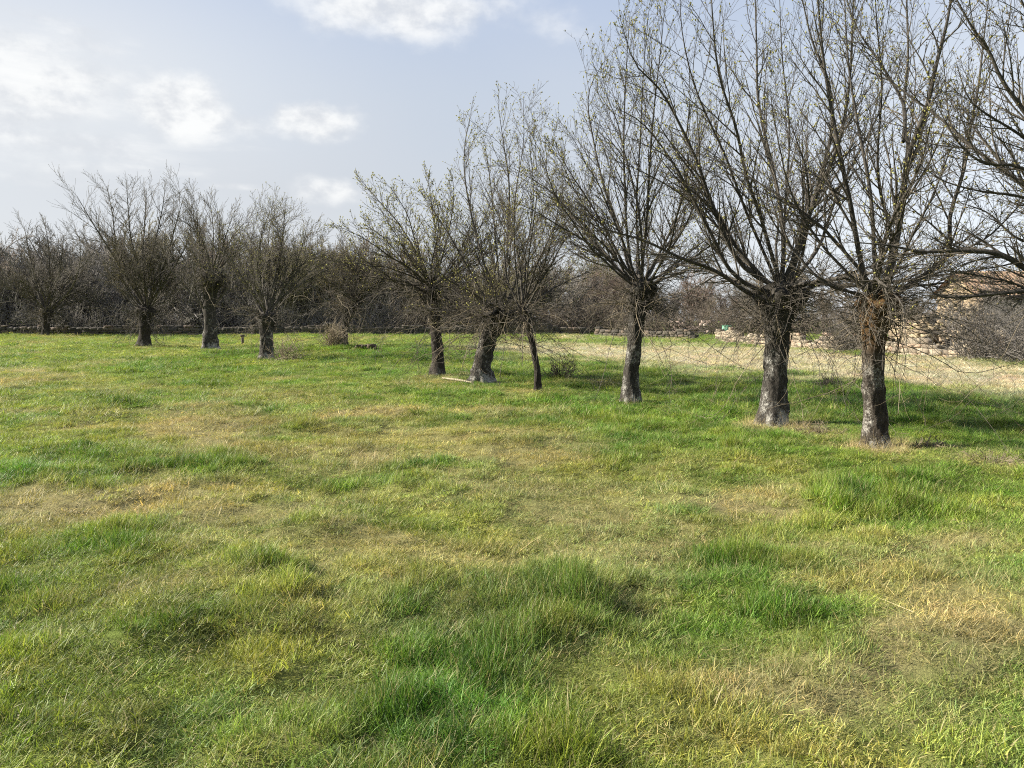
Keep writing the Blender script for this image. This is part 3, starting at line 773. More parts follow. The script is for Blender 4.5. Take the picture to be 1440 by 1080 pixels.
def stone_wall(name, label, path, hfun, thick, sl, sh, mat, seed, holes=(), zbase=None, cat='wall', group=None):
    """dry stone walling laid stone by stone along a path of (x,y); hfun(s in 0..1) -> height; holes: (s0,s1,z0,z1) in metres"""
    rng = np.random.default_rng(seed)
    g = Geo()
    P = np.array(path, float); L = np.r_[0, np.cumsum(np.linalg.norm(np.diff(P, axis=0), axis=1))]; T = L[-1]
    maxh = max(hfun(s) for s in np.linspace(0, 1, 60))
    z = 0.0; k = 0
    while z < maxh:
        hh = sh * rng.uniform(.75, 1.3)
        s = -rng.uniform(0, sl)
        while s < T:
            w = sl * rng.uniform(.55, 1.6)
            m = s + w / 2
            s += w
            if m < 0 or m > T: continue
            if z + hh * .5 > hfun(m / T) * rng.uniform(.9, 1.1): continue
            if any(a < m < b and c < z + hh * .5 < e for a, b, c, e in holes): continue
            x = np.interp(m, L, P[:, 0]); y = np.interp(m, L, P[:, 1])
            i = min(max(np.searchsorted(L, m) - 1, 0), len(P) - 2)
            rz = math.atan2(P[i + 1, 1] - P[i, 1], P[i + 1, 0] - P[i, 0])
            zz = (th(x, y) if zbase is None else zbase) + z + hh / 2 - .03
            stone(g, rng, (x, y, zz), (w * 1.06, thick * rng.uniform(.9, 1.1), hh * 1.1), rz)
        z += hh; k += 1
    o = link(name, g.mesh(name), mat)
    return tag(o, label, cat, group) if label else o

M_WALLG = stone_mat('wall_grey', [(0, (.04, .036, .03)), (.4, (.07, .06, .05)), (.75, (.10, .085, .065)), (1, (.14, .10, .075))])
M_WALLT = stone_mat('wall_tan', [(0, (.15, .12, .09)), (.4, (.26, .22, .165)), (.7, (.38, .32, .24)), (1, (.30, .21, .15))])
M_RUIN = stone_mat('ruin_stone', [(0, (.17, .135, .09)), (.4, (.30, .24, .155)), (.7, (.40, .33, .22)), (1, (.27, .20, .15))])
rs = np.random.default_rng(5)
n_ = [rs.uniform(-1, 1) for _ in range(40)]
def wob(base, amp): return lambda s: base + amp * math.sin(s * 23) * .5 + amp * math.sin(s * 61 + 1) * .5
stone_wall('dry_stone_wall', 'long low dark dry stone wall in front of the far wood', [(-60, 77), (-30, 77.6), (-8, 77), (7.5, 77)], wob(.95, .16), .5, .62, .26, M_WALLG, 31)
stone_wall('dry_stone_wall', 'pale tan dry stone wall along the right of the straw-coloured grass', [(16.6, 62), (17.0, 50), (17.6, 40), (18.4, 33.6), (20.2, 29.2), (23, 26)], wob(.82, .42), .45, .42, .20, M_WALLT, 32)
stone_wall('dry_stone_wall', 'short dark field wall behind the straw-coloured grass, left of the green container', [(8.2, 74), (16, 66)], wob(.75, .15), .5, .55, .24, M_WALLG, 33)

# low stone outbuilding ruin with two openings
rr0 = np.array([19.0, 34.6])
ruin = empty('stone_ruin', (rr0[0], rr0[1], th(*rr0)), 'roofless yellow stone outbuilding with two dark openings behind the pale wall', 'ruin')
def rel(o, root):
    o.parent = root; o.matrix_parent_inverse = root.matrix_world.inverted(); o.location = (-root.location[0], -root.location[1], -root.location[2]); return o
def hr(s): return 1.55 + .75 * sstep(.15, .5, s) - .5 * sstep(.75, 1.0, s) + .12 * math.sin(s * 40)
a_ = at(1299, 450, 34.6)[0]; b_ = at(1395, 450, 33.6)[0]
w1 = stone_wall('front_wall', None, [(a_, 34.6), (b_, 33.6)], hr, .45, .25, .15, M_RUIN, 34, holes=((.25, .62, .55, 1.15), (.95, 1.3, .45, 1.2)), zbase=th(*rr0)); rel(w1, ruin)
w2 = stone_wall('side_wall', None, [(a_, 34.85), (a_ + .4, 38.0)], lambda s: 1.55 + .3 * s, .45, .34, .19, M_RUIN, 35, zbase=th(*rr0)); rel(w2, ruin)
w3 = stone_wall('side_wall', None, [(b_, 33.9), (b_ + .5, 37.5)], lambda s: 1.7 + .3 * s, .45, .34, .19, M_RUIN, 36, zbase=th(*rr0)); rel(w3, ruin)
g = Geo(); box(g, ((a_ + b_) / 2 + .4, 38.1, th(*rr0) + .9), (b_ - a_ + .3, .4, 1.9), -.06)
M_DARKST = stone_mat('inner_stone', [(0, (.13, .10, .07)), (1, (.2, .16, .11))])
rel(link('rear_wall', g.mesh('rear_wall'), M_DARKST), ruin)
g = Geo()
box(g, (a_ + .45, 34.45, th(*rr0) + 1.27), (.75, .42, .14), -.1); box(g, (a_ + 1.1, 34.4, th(*rr0) + 1.30), (.6, .42, .13), -.1)
rel(link('lintel', g.mesh('lintel'), M_RUIN), ruin)

# big stone house further back, tiled roof
hx0 = at(1376, 450, 45)[0]; hx1 = hx0 + 11; hy0, hy1 = 45.0, 49.6
hz = th(hx0 + 4, 46)
house = empty('stone_house', (hx0, hy0, hz), 'old stone house with a pale terracotta tiled roof, at the right edge behind the ruin', 'house')
EV = EYE + (450 - 412) * 45 / F_ - hz; RG = EYE + (450 - 383) * 47.3 / F_ - hz
def houseobj(name, geo, mat): return rel(link(name, geo.mesh(name), mat), house)
M_GABLE = stone_mat('gable_stone', [(0, (.30, .205, .11)), (1, (.38, .27, .15))], 1.6)
# front wall as stones; sides and back as masonry slabs with a gable
hw = stone_wall('front_wall', None, [(hx0 + .5, hy0), (hx1 - .5, hy0)], lambda s: EV, .4, .42, .24, stone_mat('house_stone', [(0, (.17, .14, .11)), (.5, (.26, .215, .165)), (1, (.33, .27, .19))]), 37,
                holes=((2.2, 3.1, 1.0, 2.2), (5.2, 6.1, 0, 2.0)), zbase=hz); rel(hw, house)
g = Geo(); rgq = np.random.default_rng(9)
for k in range(14):
    zz = k * .23
    if zz > EV: break
    stone(g, rgq, (hx0 + (.28 if k % 2 else .2), hy0 - .02, hz + zz + .11), (.62 if k % 2 else .42, .5, .24), 0, .06)
houseobj('corner_stones', g, M_RUIN)
g = Geo()
yc = (hy0 + hy1) / 2
for xx in (hx0 + .15, hx1 - .15):
    t = .15; g = Geo()
    v = np.array([[xx - t, hy0 + .25, hz], [xx - t, hy1, hz], [xx - t, hy1, hz + EV], [xx - t, yc, hz + RG - .12], [xx - t, hy0 + .25, hz + EV],
                  [xx + t, hy0 + .25, hz], [xx + t, hy1, hz], [xx + t, hy1, hz + EV], [xx + t, yc, hz + RG - .12], [xx + t, hy0 + .25, hz + EV]])
    g.add(v, [[0, 1, 2, 4], [5, 9, 7, 6], [0, 5, 6, 1], [1, 6, 7, 2], [2, 7, 8, 3], [3, 8, 9, 4], [4, 9, 5, 0]], [[2, 3, 4], [7, 9, 8]])
    if xx > hx0 + 1: houseobj('gable_wall', g, M_GABLE)
gw = stone_wall('gable_wall', None, [(hx0 + .2, hy0 + .28), (hx0 + .2, hy1)], lambda s: EV + (RG - .12 - EV) * (1 - abs(2 * s - 1)), .4, .3, .16,
                stone_mat('gable_stones', [(0, (.17, .13, .085)), (.5, (.27, .205, .135)), (1, (.36, .28, .18))]), 39, zbase=hz); rel(gw, house)
g = Geo(); box(g, ((hx0 + hx1) / 2, hy1 + .15, hz + EV / 2), (hx1 - hx0 - .8, .3, EV)); houseobj('rear_wall', g, M_DARKST)
g = Geo(); box(g, (hx0 + 3.15, hy0 + .22, hz + 1.6), (1.0, .05, 1.3)); houseobj('window', g, M_DARKST)
g = Geo(); box(g, (hx0 + 6.15, hy0 + .22, hz + 1.0), (1.0, .06, 2.05)); houseobj('door', g, twig_mat('old_door', (.05, .035, .025), (.09, .06, .04)))
# roof: two slopes of half-round tile courses
M_TILE = stone_mat('roof_tile', [(0, (.34, .20, .13)), (.4, (.46, .29, .19)), (.7, (.52, .36, .24)), (1, (.38, .27, .19))], 1.2)
g = Geo(); ro = .35
for sy in (-1, 1):
    yE = hy0 - ro if sy < 0 else hy1 + ro
    ncol = int((hx1 - hx0 + .6) / .24); nr = 9
    slope = (RG - EV) / (yc - hy0)
    zE = EV - ro * slope
    v = []; q = []
    cols = ncol * 4 + 1; rows_ = nr * 2
    xs = np.linspace(hx0 - .3, hx1 + .3, cols)
    prof = .045 * np.abs(np.sin(np.arange(cols) * math.pi / 4))
    ts = []
    for r_ in range(nr): ts += [r_ / nr, (r_ + 1) / nr - .002]
    for i, tt in enumerate(ts):
        lift = .035 * (1 - (i % 2)) 
        for cidx in range(cols):
            jig = .02 * math.sin(cidx * 1.7 + i * 2.3)
            v.append([xs[cidx], yE + (yc - yE) * tt, hz + zE + (RG - zE) * tt + prof[cidx] + lift + jig + .02])
    v = np.array(v); R_, C_ = len(ts), cols
    i = np.arange(R_ - 1)[:, None] * C_ + np.arange(C_ - 1)[None]
    q = np.stack([i, i + 1, i + 1 + C_, i + C_], -1).reshape(-1, 4)
    vb = v - np.array([0, 0, .11])
    g.add(np.vstack([v, vb]), np.vstack([q, q[:, ::-1] + len(v)]))
houseobj('roof', g, M_TILE)

# small pale green container on legs behind the wall, pale ruined wall, post, stick
M_GRN, nt, out = newmat('green_paint')
tc = nt.nodes.new('ShaderNodeTexCoord'); n1 = noise(nt, tc.outputs['Object'], 6, 4)
p = N(nt, 'ShaderNodeBsdfPrincipled'); nt.links.new(ramp(nt, n1, [(.3, (.10, .27, .17)), (.7, (.17, .40, .27))]), p.inputs['Base Color']); p.inputs['Roughness'].default_value = .55
nt.links.new(p.outputs[0], out.inputs[0])
M_POST = twig_mat('old_wood', (.06, .05, .04), (.16, .13, .10), 6)
c = at(1022, 450, 64); cz = th(c[0], 64)
cont = empty('green_container', (c[0], 64, cz), 'small pale green metal container standing behind the field walls', 'container')
g = Geo(); box(g, (0, 0, .85), (.62, .5, .62)); box(g, (-.2, 0, .85), (.05, .53, .64)); box(g, (.2, 0, .85), (.05, .53, .64))
link('tank', g.mesh('tank'), M_GRN, cont)
g = Geo(); box(g, (0, 0, 1.19), (.68, .56, .06)); box(g, (0, 0, 1.235), (.25, .2, .03)); link('lid', g.mesh('lid'), M_GRN, cont)
for sx in (-1, 1):
    for sy in (-1, 1):
        g = Geo(); box(g, (sx * .26, sy * .2, .26), (.06, .06, .56)); link('leg', g.mesh('leg'), M_POST, cont)
stone_wall('ruined_wall', 'pale pinkish ruined wall stub beyond the short dark field wall', [(at(938, 450, 80)[0], 78), (at(990, 450, 80)[0], 77)], lambda s: 1.25 + .35 * math.sin(s * 9), .45, .5, .25,
           stone_mat('pink_stone', [(0, (.40, .30, .26)), (.5, (.54, .44, .39)), (1, (.48, .36, .30))]), 38)
c = gp(341, 482); z = th(*c)
g = Geo()
pp = np.array([[[0, 0, -.1], [.01, 0, .3], [.0, .01, .62]]]); tubes(g, pp, np.array([[.11, .10, .09]]), 9)
box(g, (0, 0, .64), (.30, .22, .14), .2)
o = link('wooden_post', g.mesh('wooden_post'), M_POST); o.location = (c[0], c[1], z); tag(o, 'stubby dark wooden post in the grass right of the two-headed pollard', 'post')
c0 = gp(622, 533); c1 = gp(664, 541)
P0 = np.array([[*c0, th(*c0) + .07], [*((c0 + c1) / 2 + .02), th(*((c0 + c1) / 2)) + .08], [*c1, th(*c1) + .06]])
g = Geo(); tubes(g, P0[None], np.array([[.022, .03, .018]]), 7)
M_PALE = twig_mat('pale_wood', (.16, .14, .09), (.30, .26, .17), 8)
tag(link('fallen_branch', smooth(g.mesh('fallen_branch')), M_PALE), 'long pale barkless branch lying in the grass at the foot of the crooked pollard', 'branch')
# stumps / dark clods behind the short pollard
def clod(px, py, s, label, seed):
    c = gp(px, py); rg = np.random.default_rng(seed); g = Geo()
    for k in range(5): stone(g, rg, (rg.normal(0, s * .3), rg.normal(0, s * .2), s * .15 * rg.uniform(.3, 1)), (s * .6, s * .5, s * .4), rg.uniform(0, 3), .3)
    o = link('soil_mound', g.mesh('soil_mound'), twig_mat('soil', (.03, .022, .015), (.07, .05, .035))); o.location = (c[0], c[1], th(*c) + .02)
    tag(o, label, 'mound')
clod(436, 491, .55, 'small dark clod of soil on the bank between the short pollard and the dry bush', 1)
clod(517, 500, .6, 'small dark clod of soil right of the brushy tree', 2)

# ------------------------------------------------------------------ ground
n = 460
u = np.linspace(-1, 1, n)
k = 7.2
gx = np.sinh(u * k) / math.sinh(k) * 900
gy = np.sinh(u * k) / math.sinh(k) * 900 + 5
X, Y = np.meshgrid(gx, gy)
Z = terrain(X.ravel(), Y.ravel())
V = np.stack([X.ravel(), Y.ravel(), Z], 1)
i = np.arange(n - 1)[:, None] * n + np.arange(n - 1)[None]
Q = np.stack([i, i + 1, i + 1 + n, i + n], -1).reshape(-1, 4)
gm = smooth(raw_mesh('meadow_ground', V, Q))
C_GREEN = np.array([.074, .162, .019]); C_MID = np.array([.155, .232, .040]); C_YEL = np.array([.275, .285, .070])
C_DRY = np.array([.335, .285, .145]); C_STRAW = np.array([.46, .415, .325])
def sward(x, y, rng=None):
    l, dr, st, ye = masks(x, y)
    c = np.broadcast_to(C_MID, (len(x), 3)).copy()
    c = c + (C_YEL - c) * (ye * .75)[:, None]
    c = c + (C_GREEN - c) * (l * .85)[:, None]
    c = c + (C_DRY - c) * (np.clip(dr * 1.0, 0, 1))[:, None] * .8
    c = c + (C_STRAW - c) * np.clip(st * 1.15, 0, 1)[:, None]
    return c, l, dr, st, ye
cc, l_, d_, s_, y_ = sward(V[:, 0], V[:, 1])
soil = np.array([.085, .065, .035])
nearf = sstep(45, 12, np.hypot(V[:, 0], V[:, 1]))[:, None]
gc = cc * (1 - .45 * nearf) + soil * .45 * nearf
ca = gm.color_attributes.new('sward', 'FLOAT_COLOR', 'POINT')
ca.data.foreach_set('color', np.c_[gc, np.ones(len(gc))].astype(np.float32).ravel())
M_GROUND, nt, out = newmat('meadow_soil')
at_ = nt.nodes.new('ShaderNodeAttribute'); at_.attribute_name = 'sward'
tc = nt.nodes.new('ShaderNodeTexCoord')
n1 = noise(nt, tc.outputs['Object'], 5, 8, .7); n2 = noise(nt, tc.outputs['Object'], 60, 4, .7)
c1 = mixc(nt, .7, at_.outputs['Color'], ramp(nt, n1, [(.3, (.55, .55, .55)), (.7, (1.35, 1.35, 1.35))]), 'MULTIPLY')
c1 = mixc(nt, .6, c1, ramp(nt, n2, [(.3, (.5, .5, .5)), (.7, (1.4, 1.4, 1.4))]), 'MULTIPLY')
b = nt.nodes.new('ShaderNodeBump'); b.inputs['Strength'].default_value = .8; b.inputs['Distance'].default_value = .06
nt.links.new(math_(nt, 'ADD', n1, math_(nt, 'MULTIPLY', n2, .4)), b.inputs['Height'])
p = N(nt, 'ShaderNodeBsdfPrincipled'); p.inputs['Roughness'].default_value = 1; p.inputs['Specular IOR Level'].default_value = .05
nt.links.new(c1, p.inputs['Base Color']); nt.links.new(b.outputs[0], p.inputs['Normal']); nt.links.new(p.outputs[0], out.inputs[0])
tag(link('meadow_ground', gm, M_GROUND), 'uneven grassy meadow ground', None, None, 'structure')

# ------------------------------------------------------------------ grass: tufts of real blades, instanced
M_GRASS, nt, out = newmat('grass_blade')
ai = nt.nodes.new('ShaderNodeAttribute'); ai.attribute_type = 'INSTANCER'; ai.attribute_name = 'tint'
ab = nt.nodes.new('ShaderNodeAttribute'); ab.attribute_name = 'blade'
sp = nt.nodes.new('ShaderNodeSeparateColor'); nt.links.new(ab.outputs['Color'], sp.inputs[0])
var = ramp(nt, sp.outputs[0], [(0, (.42, .5, .4)), (.5, (1, 1, 1)), (.85, (1.5, 1.4, 1.2)), (1, (2.1, 1.8, 1.7))])
c1 = mixc(nt, 1.0, ai.outputs['Color'], var, 'MULTIPLY')
isdry = math_(nt, 'GREATER_THAN', sp.outputs[1], .86)
c2 = mixc(nt, math_(nt, 'MULTIPLY', isdry, .75), c1, (.36, .30, .15))
d = N(nt, 'ShaderNodeBsdfPrincipled'); d.inputs['Roughness'].default_value = .55; d.inputs['Specular IOR Level'].default_value = .3
t = N(nt, 'ShaderNodeBsdfTranslucent'); mx = N(nt, 'ShaderNodeMixShader'); mx.inputs[0].default_value = .30
nt.links.new(c2, d.inputs['Base Color'])
nt.links.new(mixc(nt, 1., c2, (1.25, 1.3, .8), 'MULTIPLY'), t.inputs[0])
nt.links.new(d.outputs[0], mx.inputs[1]); nt.links.new(t.outputs[0], mx.inputs[2]); nt.links.new(mx.outputs[0], out.inputs[0])

def tuft(name, seed, nb, Rd, hlo, hhi, wid, lean, curl, S=4):
    rng = np.random.default_rng(seed)
    rr = Rd * np.sqrt(rng.random(nb)); th_ = rng.uniform(0, 6.283, nb)
    base = np.stack([rr * np.cos(th_), rr * np.sin(th_), np.full(nb, -.015)], 1)
    az = rng.uniform(0, 6.283, nb); inc = np.abs(rng.normal(lean, .25, nb))
    d = np.stack([np.cos(az) * np.sin(inc), np.sin(az) * np.sin(inc), np.cos(inc)], 1)
    h = rng.uniform(hlo, hhi, nb) * rng.uniform(.6, 1.1, nb)
    horiz = np.stack([np.cos(az), np.sin(az), 0 * az], 1)
    side = np.stack([-np.sin(az), np.cos(az), 0 * az], 1)
    tw = rng.normal(0, .9, nb)[:, None]
    side = side * np.cos(tw) + horiz * np.sin(tw)
    pts = [base]; dd = d.copy()
    cu = (np.abs(rng.normal(curl, curl * .5, nb)))[:, None]
    for s in range(1, S):
        dd = dd + horiz * cu / S - np.array([0, 0, .5]) * cu / S * (s / S)
        dd /= np.linalg.norm(dd, axis=1, keepdims=True)
        pts.append(pts[-1] + dd * (h / (S - 1))[:, None])
    w = wid * rng.uniform(.6, 1.3, nb)[:, None]
    vs = []
    for s in range(S - 1):
        ww = w * (1 - .28 * s)
        vs += [pts[s] - side * ww / 2, pts[s] + side * ww / 2]
    vs.append(pts[-1])
    M = len(vs)
    v = np.stack(vs, 1)
    b = np.arange(nb)[:, None] * M
    qs = [np.concatenate([b + 2 * s, b + 2 * s + 1, b + 2 * s + 3, b + 2 * s + 2], 1) for s in range(S - 2)]
    tr = np.concatenate([b + 2 * (S - 2), b + 2 * (S - 2) + 1, b + M - 1], 1)
    me = smooth(raw_mesh(name, v.reshape(-1, 3), np.concatenate(qs), tr))
    col = np.repeat(np.stack([rng.random(nb), rng.random(nb), rng.random(nb), np.ones(nb)], 1), M, 0)
    a = me.color_attributes.new('blade', 'FLOAT_COLOR', 'POINT'); a.data.foreach_set('color', col.astype(np.float32).ravel())
    me.materials.append(M_GRASS)
    return me

def tuft_collection(name, specs):
    c = bpy.data.collections.new(name)
    for i, sp_ in enumerate(specs):
        o = bpy.data.objects.new('%s_%02d' % (name, i), tuft('tuft', *sp_))
        c.objects.link(o)
    return c
TC = tuft_collection('tufts',
    [(900 + i, [110, 95, 80, 60][i], .11, .045, .10, [.0034, .0042, .0052, .0066][i], .38, .7) for i in range(4)] +        # 0-3 short turf
    [(910 + i, [110, 95, 85, 65][i], .09, .07, .155, [.0036, .0045, .0052, .0064][i], .27, .75) for i in range(4)] +       # 4-7 tall lush tussock
    [(920 + i, 70, .13, .05, .13, .0034, .85, .7) for i in range(4)] +        # 8-11 flattened dry grass
    [(930 + i, 5, .07, .20, .36, .0030, .40, .55, 5) for i in range(3)] +
    [(940 + i, 11, .035, .05, .10, .022, .95, .6, 5) for i in range(2)])    # 15-16 broad-leaved weeds      # 12-14 loose dead stalks

def scatter(name, label, P, tint, rot, scl, vid):
    me = bpy.data.meshes.new(name)
    me.vertices.add(len(P)); me.vertices.foreach_set('co', P.astype(np.float32).ravel())
    for nm, ty, arr, key in (('rot', 'FLOAT_VECTOR', rot, 'vector'), ('scl', 'FLOAT_VECTOR', scl, 'vector'),
                             ('tint', 'FLOAT_COLOR', np.c_[tint, np.ones(len(tint))], 'color'), ('vid', 'INT', vid, 'value')):
        a = me.attributes.new(nm, ty, 'POINT')
        a.data.foreach_set(key, arr.astype(np.int32 if ty == 'INT' else np.float32).ravel())
    o = link(name, me)
    ng = bpy.data.node_groups.new(name + '_nodes', 'GeometryNodeTree')
    ng.interface.new_socket('Geometry', in_out='INPUT', socket_type='NodeSocketGeometry')
    ng.interface.new_socket('Geometry', in_out='OUTPUT', socket_type='NodeSocketGeometry')
    gi = ng.nodes.new('NodeGroupInput'); go = ng.nodes.new('NodeGroupOutput')
    iop = ng.nodes.new('GeometryNodeInstanceOnPoints'); ci = ng.nodes.new('GeometryNodeCollectionInfo')
    ci.inputs['Collection'].default_value = TC; ci.inputs['Separate Children'].default_value = True; ci.inputs['Reset Children'].default_value = True
    def na(nm, ty):
        x = ng.nodes.new('GeometryNodeInputNamedAttribute'); x.data_type = ty; x.inputs['Name'].default_value = nm
        return next(s for s in x.outputs if s.enabled and s.name == 'Attribute')
    L = ng.links.new
    L(gi.outputs[0], iop.inputs['Points']); L(ci.outputs[0], iop.inputs['Instance'])
    iop.inputs['Pick Instance'].default_value = True
    L(na('vid', 'INT'), iop.inputs['Instance Index'])
    er = ng.nodes.new('FunctionNodeEulerToRotation'); L(na('rot', 'FLOAT_VECTOR'), er.inputs[0]); L(er.outputs[0], iop.inputs['Rotation'])
    L(na('scl', 'FLOAT_VECTOR'), iop.inputs['Scale'])
    L(iop.outputs[0], go.inputs[0])
    md = o.modifiers.new('tufts', 'NODES'); md.node_group = ng
    return tag(o, label, 'grass', None, 'stuff')

rng = np.random.default_rng(4242)
def zone(d0, d1, per, hs):
    """jittered points in the wedge of ground between two distances"""
    half = .78
    area = half * (d1 ** 2 - d0 ** 2) + 4 * (d1 - d0)
    nn = int(area * per)
    y = np.sqrt(rng.random(nn) * (d1 ** 2 - d0 ** 2) + d0 ** 2)
    x = rng.uniform(-1, 1, nn) * (half * y + 1.5)
    return x, y
GP, GT, GR, GS, GV = [], [], [], [], []
for (d0, d1, per, hs, hz_) in ((1.2, 6, 300, .9, .95), (6, 12, 170, 1.15, 1.0), (12, 24, 60, 1.9, 1.08), (24, 46, 20, 3.0, 1.2), (46, 90, 5, 5.5, 1.35)):
    x, y = zone(d0, d1, per, hs)
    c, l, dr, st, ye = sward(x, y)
    m = len(x)
    tall = np.clip(l * 1.1 - .2 + .35 * (fbm(x, y, .7, 88, 3) - .4), 0, 1)
    u = rng.random(m)
    dryness = np.clip(dr * .9 + st, 0, 1)
    vid = np.where(u < tall * .9, rng.integers(4, 8, m), rng.integers(0, 4, m))
    vid = np.where(rng.random(m) < dryness * .75, rng.integers(8, 12, m), vid)
    hscale = .5 + .65 * tall + .25 * rng.random(m) + .9 * (fbm(x, y, .5, 55, 2) - .5)
    hscale = np.where(vid < 4, .5 + .6 * rng.random(m) + .4 * tall + 1.0 * (fbm(x, y, .5, 56, 2) - .5), hscale)
    hscale = np.where(vid >= 8, .55 + .8 * rng.random(m), hscale)
    f1, ra, rb, ox, oy = tussock(x, y, .42, 501); f2, rc, rd, ox2, oy2 = tussock(x, y, 1.1, 601)
    clump = ra * np.clip(1 - f1 / .65, 0, 1); big = np.where(rc > .55, np.clip(1 - f2 / .5, 0, 1), 0)
    hscale = (hscale * (.46 + 1.1 * clump + .45 * big) + .1) * np.where(y < 12, .88, 1)
    c = c * (.80 + .42 * rb)[:, None] * (1 + (rd - .5)[:, None] * np.array([.35, .10, .0]))
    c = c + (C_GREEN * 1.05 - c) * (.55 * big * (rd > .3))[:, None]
    c = c + (np.array([.23, .25, .045]) - c) * (.5 * (ra > .72) * (rb > .4) * (dr < .4) * np.clip(1 - f1, 0, 1))[:, None]
    keep = rng.random(m) > .45 * (dr > .5) * (d1 < 14)
    c = c * (1 + .5 * (fbm(x, y, .6, 66, 3) - .5))[:, None] * (1 + rng.normal(0, .16, (m, 1))) * (1 + rng.normal(0, .05, (m, 3)))
    # dry tufts read as straw themselves
    for (tx, ty) in FEET[:6]:
        hscale = hscale * (1 - .5 * np.exp(-((x - tx) ** 2 + (y - ty) ** 2) / 1.2))
    isd = (vid >= 8)[:, None]
    c = np.where(isd & (rng.random((m, 1)) < .55), c * .35 + .65 * (np.array([.33, .27, .14]) + st[:, None] * np.array([.10, .11, .14])) * rng.uniform(.6, 1.3, (m, 1)), c)
    z = terrain(x, y)
    lean_ = 1.1 * np.clip(ra, .2, 1)
    rot = np.stack([rng.normal(0, .14, m) - lean_ * oy, rng.normal(0, .14, m) + lean_ * ox, rng.uniform(0, 6.283, m)], 1)
    scl = np.stack([np.full(m, hs), np.full(m, hs), hscale * hz_], 1) * rng.uniform(.85, 1.2, (m, 1))
    for a, b_ in ((GP, np.stack([x, y, z], 1)), (GT, c), (GR, rot), (GS, scl), (GV, vid)): a.append(b_[keep])
# loose dead stalks and the straw collars round the two nearest trunks
x, y = zone(1.6, 16, 10, 1)
c, l, dr, st, ye = sward(x, y); keep = rng.random(len(x)) < (.12 + .9 * dr)
x, y = x[keep], y[keep]; m = len(x)
for px, py, nn, rr_ in ((1232, 633, 300, .30), (1087, 600, 260, .40), (887, 568, 70, .25)):
    q = gp(px, py); aa = rng.uniform(0, 6.28, nn); r2 = rr_ * rng.uniform(.55, 1.25, nn)
    x = np.r_[x, q[0] + r2 * np.cos(aa)]; y = np.r_[y, q[1] + r2 * np.sin(aa)]
m = len(x)
GP.append(np.stack([x, y, terrain(x, y)], 1)); GT.append(np.array([.46, .38, .22]) * rng.uniform(.6, 1.25, (m, 1)))
fl = np.where(rng.random(m) < .45, .85, .25)
GR.append(np.stack([rng.normal(0, 1, m) * fl, rng.normal(0, 1, m) * fl, rng.uniform(0, 6.28, m)], 1)); GS.append(np.ones((m, 3)) * rng.uniform(.45, 1.0, (m, 1)))
GV.append(rng.integers(12, 15, m))
x, y = zone(1.6, 15, 3.0, 1)
k = fbm(x, y, 1.6, 777, 3) > .55; x, y = x[k], y[k]; m = len(x)
GP.append(np.stack([x, y, terrain(x, y)], 1)); GT.append(np.array([.085, .14, .035]) * rng.uniform(.6, 1.4, (m, 1)))
GR.append(np.stack([rng.normal(0, .1, m), rng.normal(0, .1, m), rng.uniform(0, 6.28, m)], 1)); GS.append(np.ones((m, 3)) * rng.uniform(.6, 1.3, (m, 1)))
GV.append(rng.integers(15, 17, m))
GP, GT, GR, GS, GV = map(np.concatenate, (GP, GT, GR, GS, GV))
dryset = (GV >= 8) & (GV < 15)
scatter('grass', 'green and yellow-green meadow grass in short turf and taller tussocks', GP[~dryset], GT[~dryset], GR[~dryset], GS[~dryset], GV[~dryset])
scatter('dry_grass', 'dry straw-coloured grass and dead stalks in patches over the meadow', GP[dryset], GT[dryset], GR[dryset], GS[dryset], GV[dryset])

# ------------------------------------------------------------------ sky, sun
SUN_AZ, SUN_EL = R(-84), R(31)          # azimuth measured from +Y towards +X
world = bpy.data.worlds.new('World'); scene.world = world; world.use_nodes = True
nt = world.node_tree; nt.nodes.clear()
out = nt.nodes.new('ShaderNodeOutputWorld'); bg = nt.nodes.new('ShaderNodeBackground')
sky = nt.nodes.new('ShaderNodeTexSky'); sky.sky_type = 'NISHITA'; sky.sun_disc = False
sky.sun_elevation = SUN_EL; sky.sun_rotation = SUN_AZ; sky.air_density = 1.0; sky.dust_density = 1.5; sky.ozone_density = 1.2
tc = nt.nodes.new('ShaderNodeTexCoord'); sep = nt.nodes.new('ShaderNodeSeparateXYZ'); nt.links.new(tc.outputs['Generated'], sep.inputs[0])
az = math_(nt, 'ARCTAN2', sep.outputs[0], sep.outputs[1]); el = math_(nt, 'ARCSINE', sep.outputs[2])
cmb = nt.nodes.new('ShaderNodeCombineXYZ'); nt.links.new(az, cmb.inputs[0]); nt.links.new(math_(nt, 'MULTIPLY', el, 1.5), cmb.inputs[1])
v = cmb.outputs[0]
def amp(x):
    m = nt.nodes.new('ShaderNodeMapRange'); nt.links.new(x, m.inputs[0]); m.inputs[1].default_value = .28; m.inputs[2].default_value = .72; m.clamp = False; return m.outputs[0]
nA = amp(noise(nt, v, 11, 8, .55, .1)); nB = noise(nt, v, 3.2, 5, .5); nC = noise(nt, v, 30, 8, .6)
mpn = N(nt, 'ShaderNodeMapping'); mpn.inputs['Scale'].default_value = (.8, 3.2, 1); nt.links.new(v, mpn.inputs[0])
nS = amp(noise(nt, mpn.outputs[0], 9, 7, .6, .2))
def dirp(px, py):
    r = ray(px, py); r = r / np.linalg.norm(r)
    return math.atan2(r[0], r[1]), math.asin(r[2])
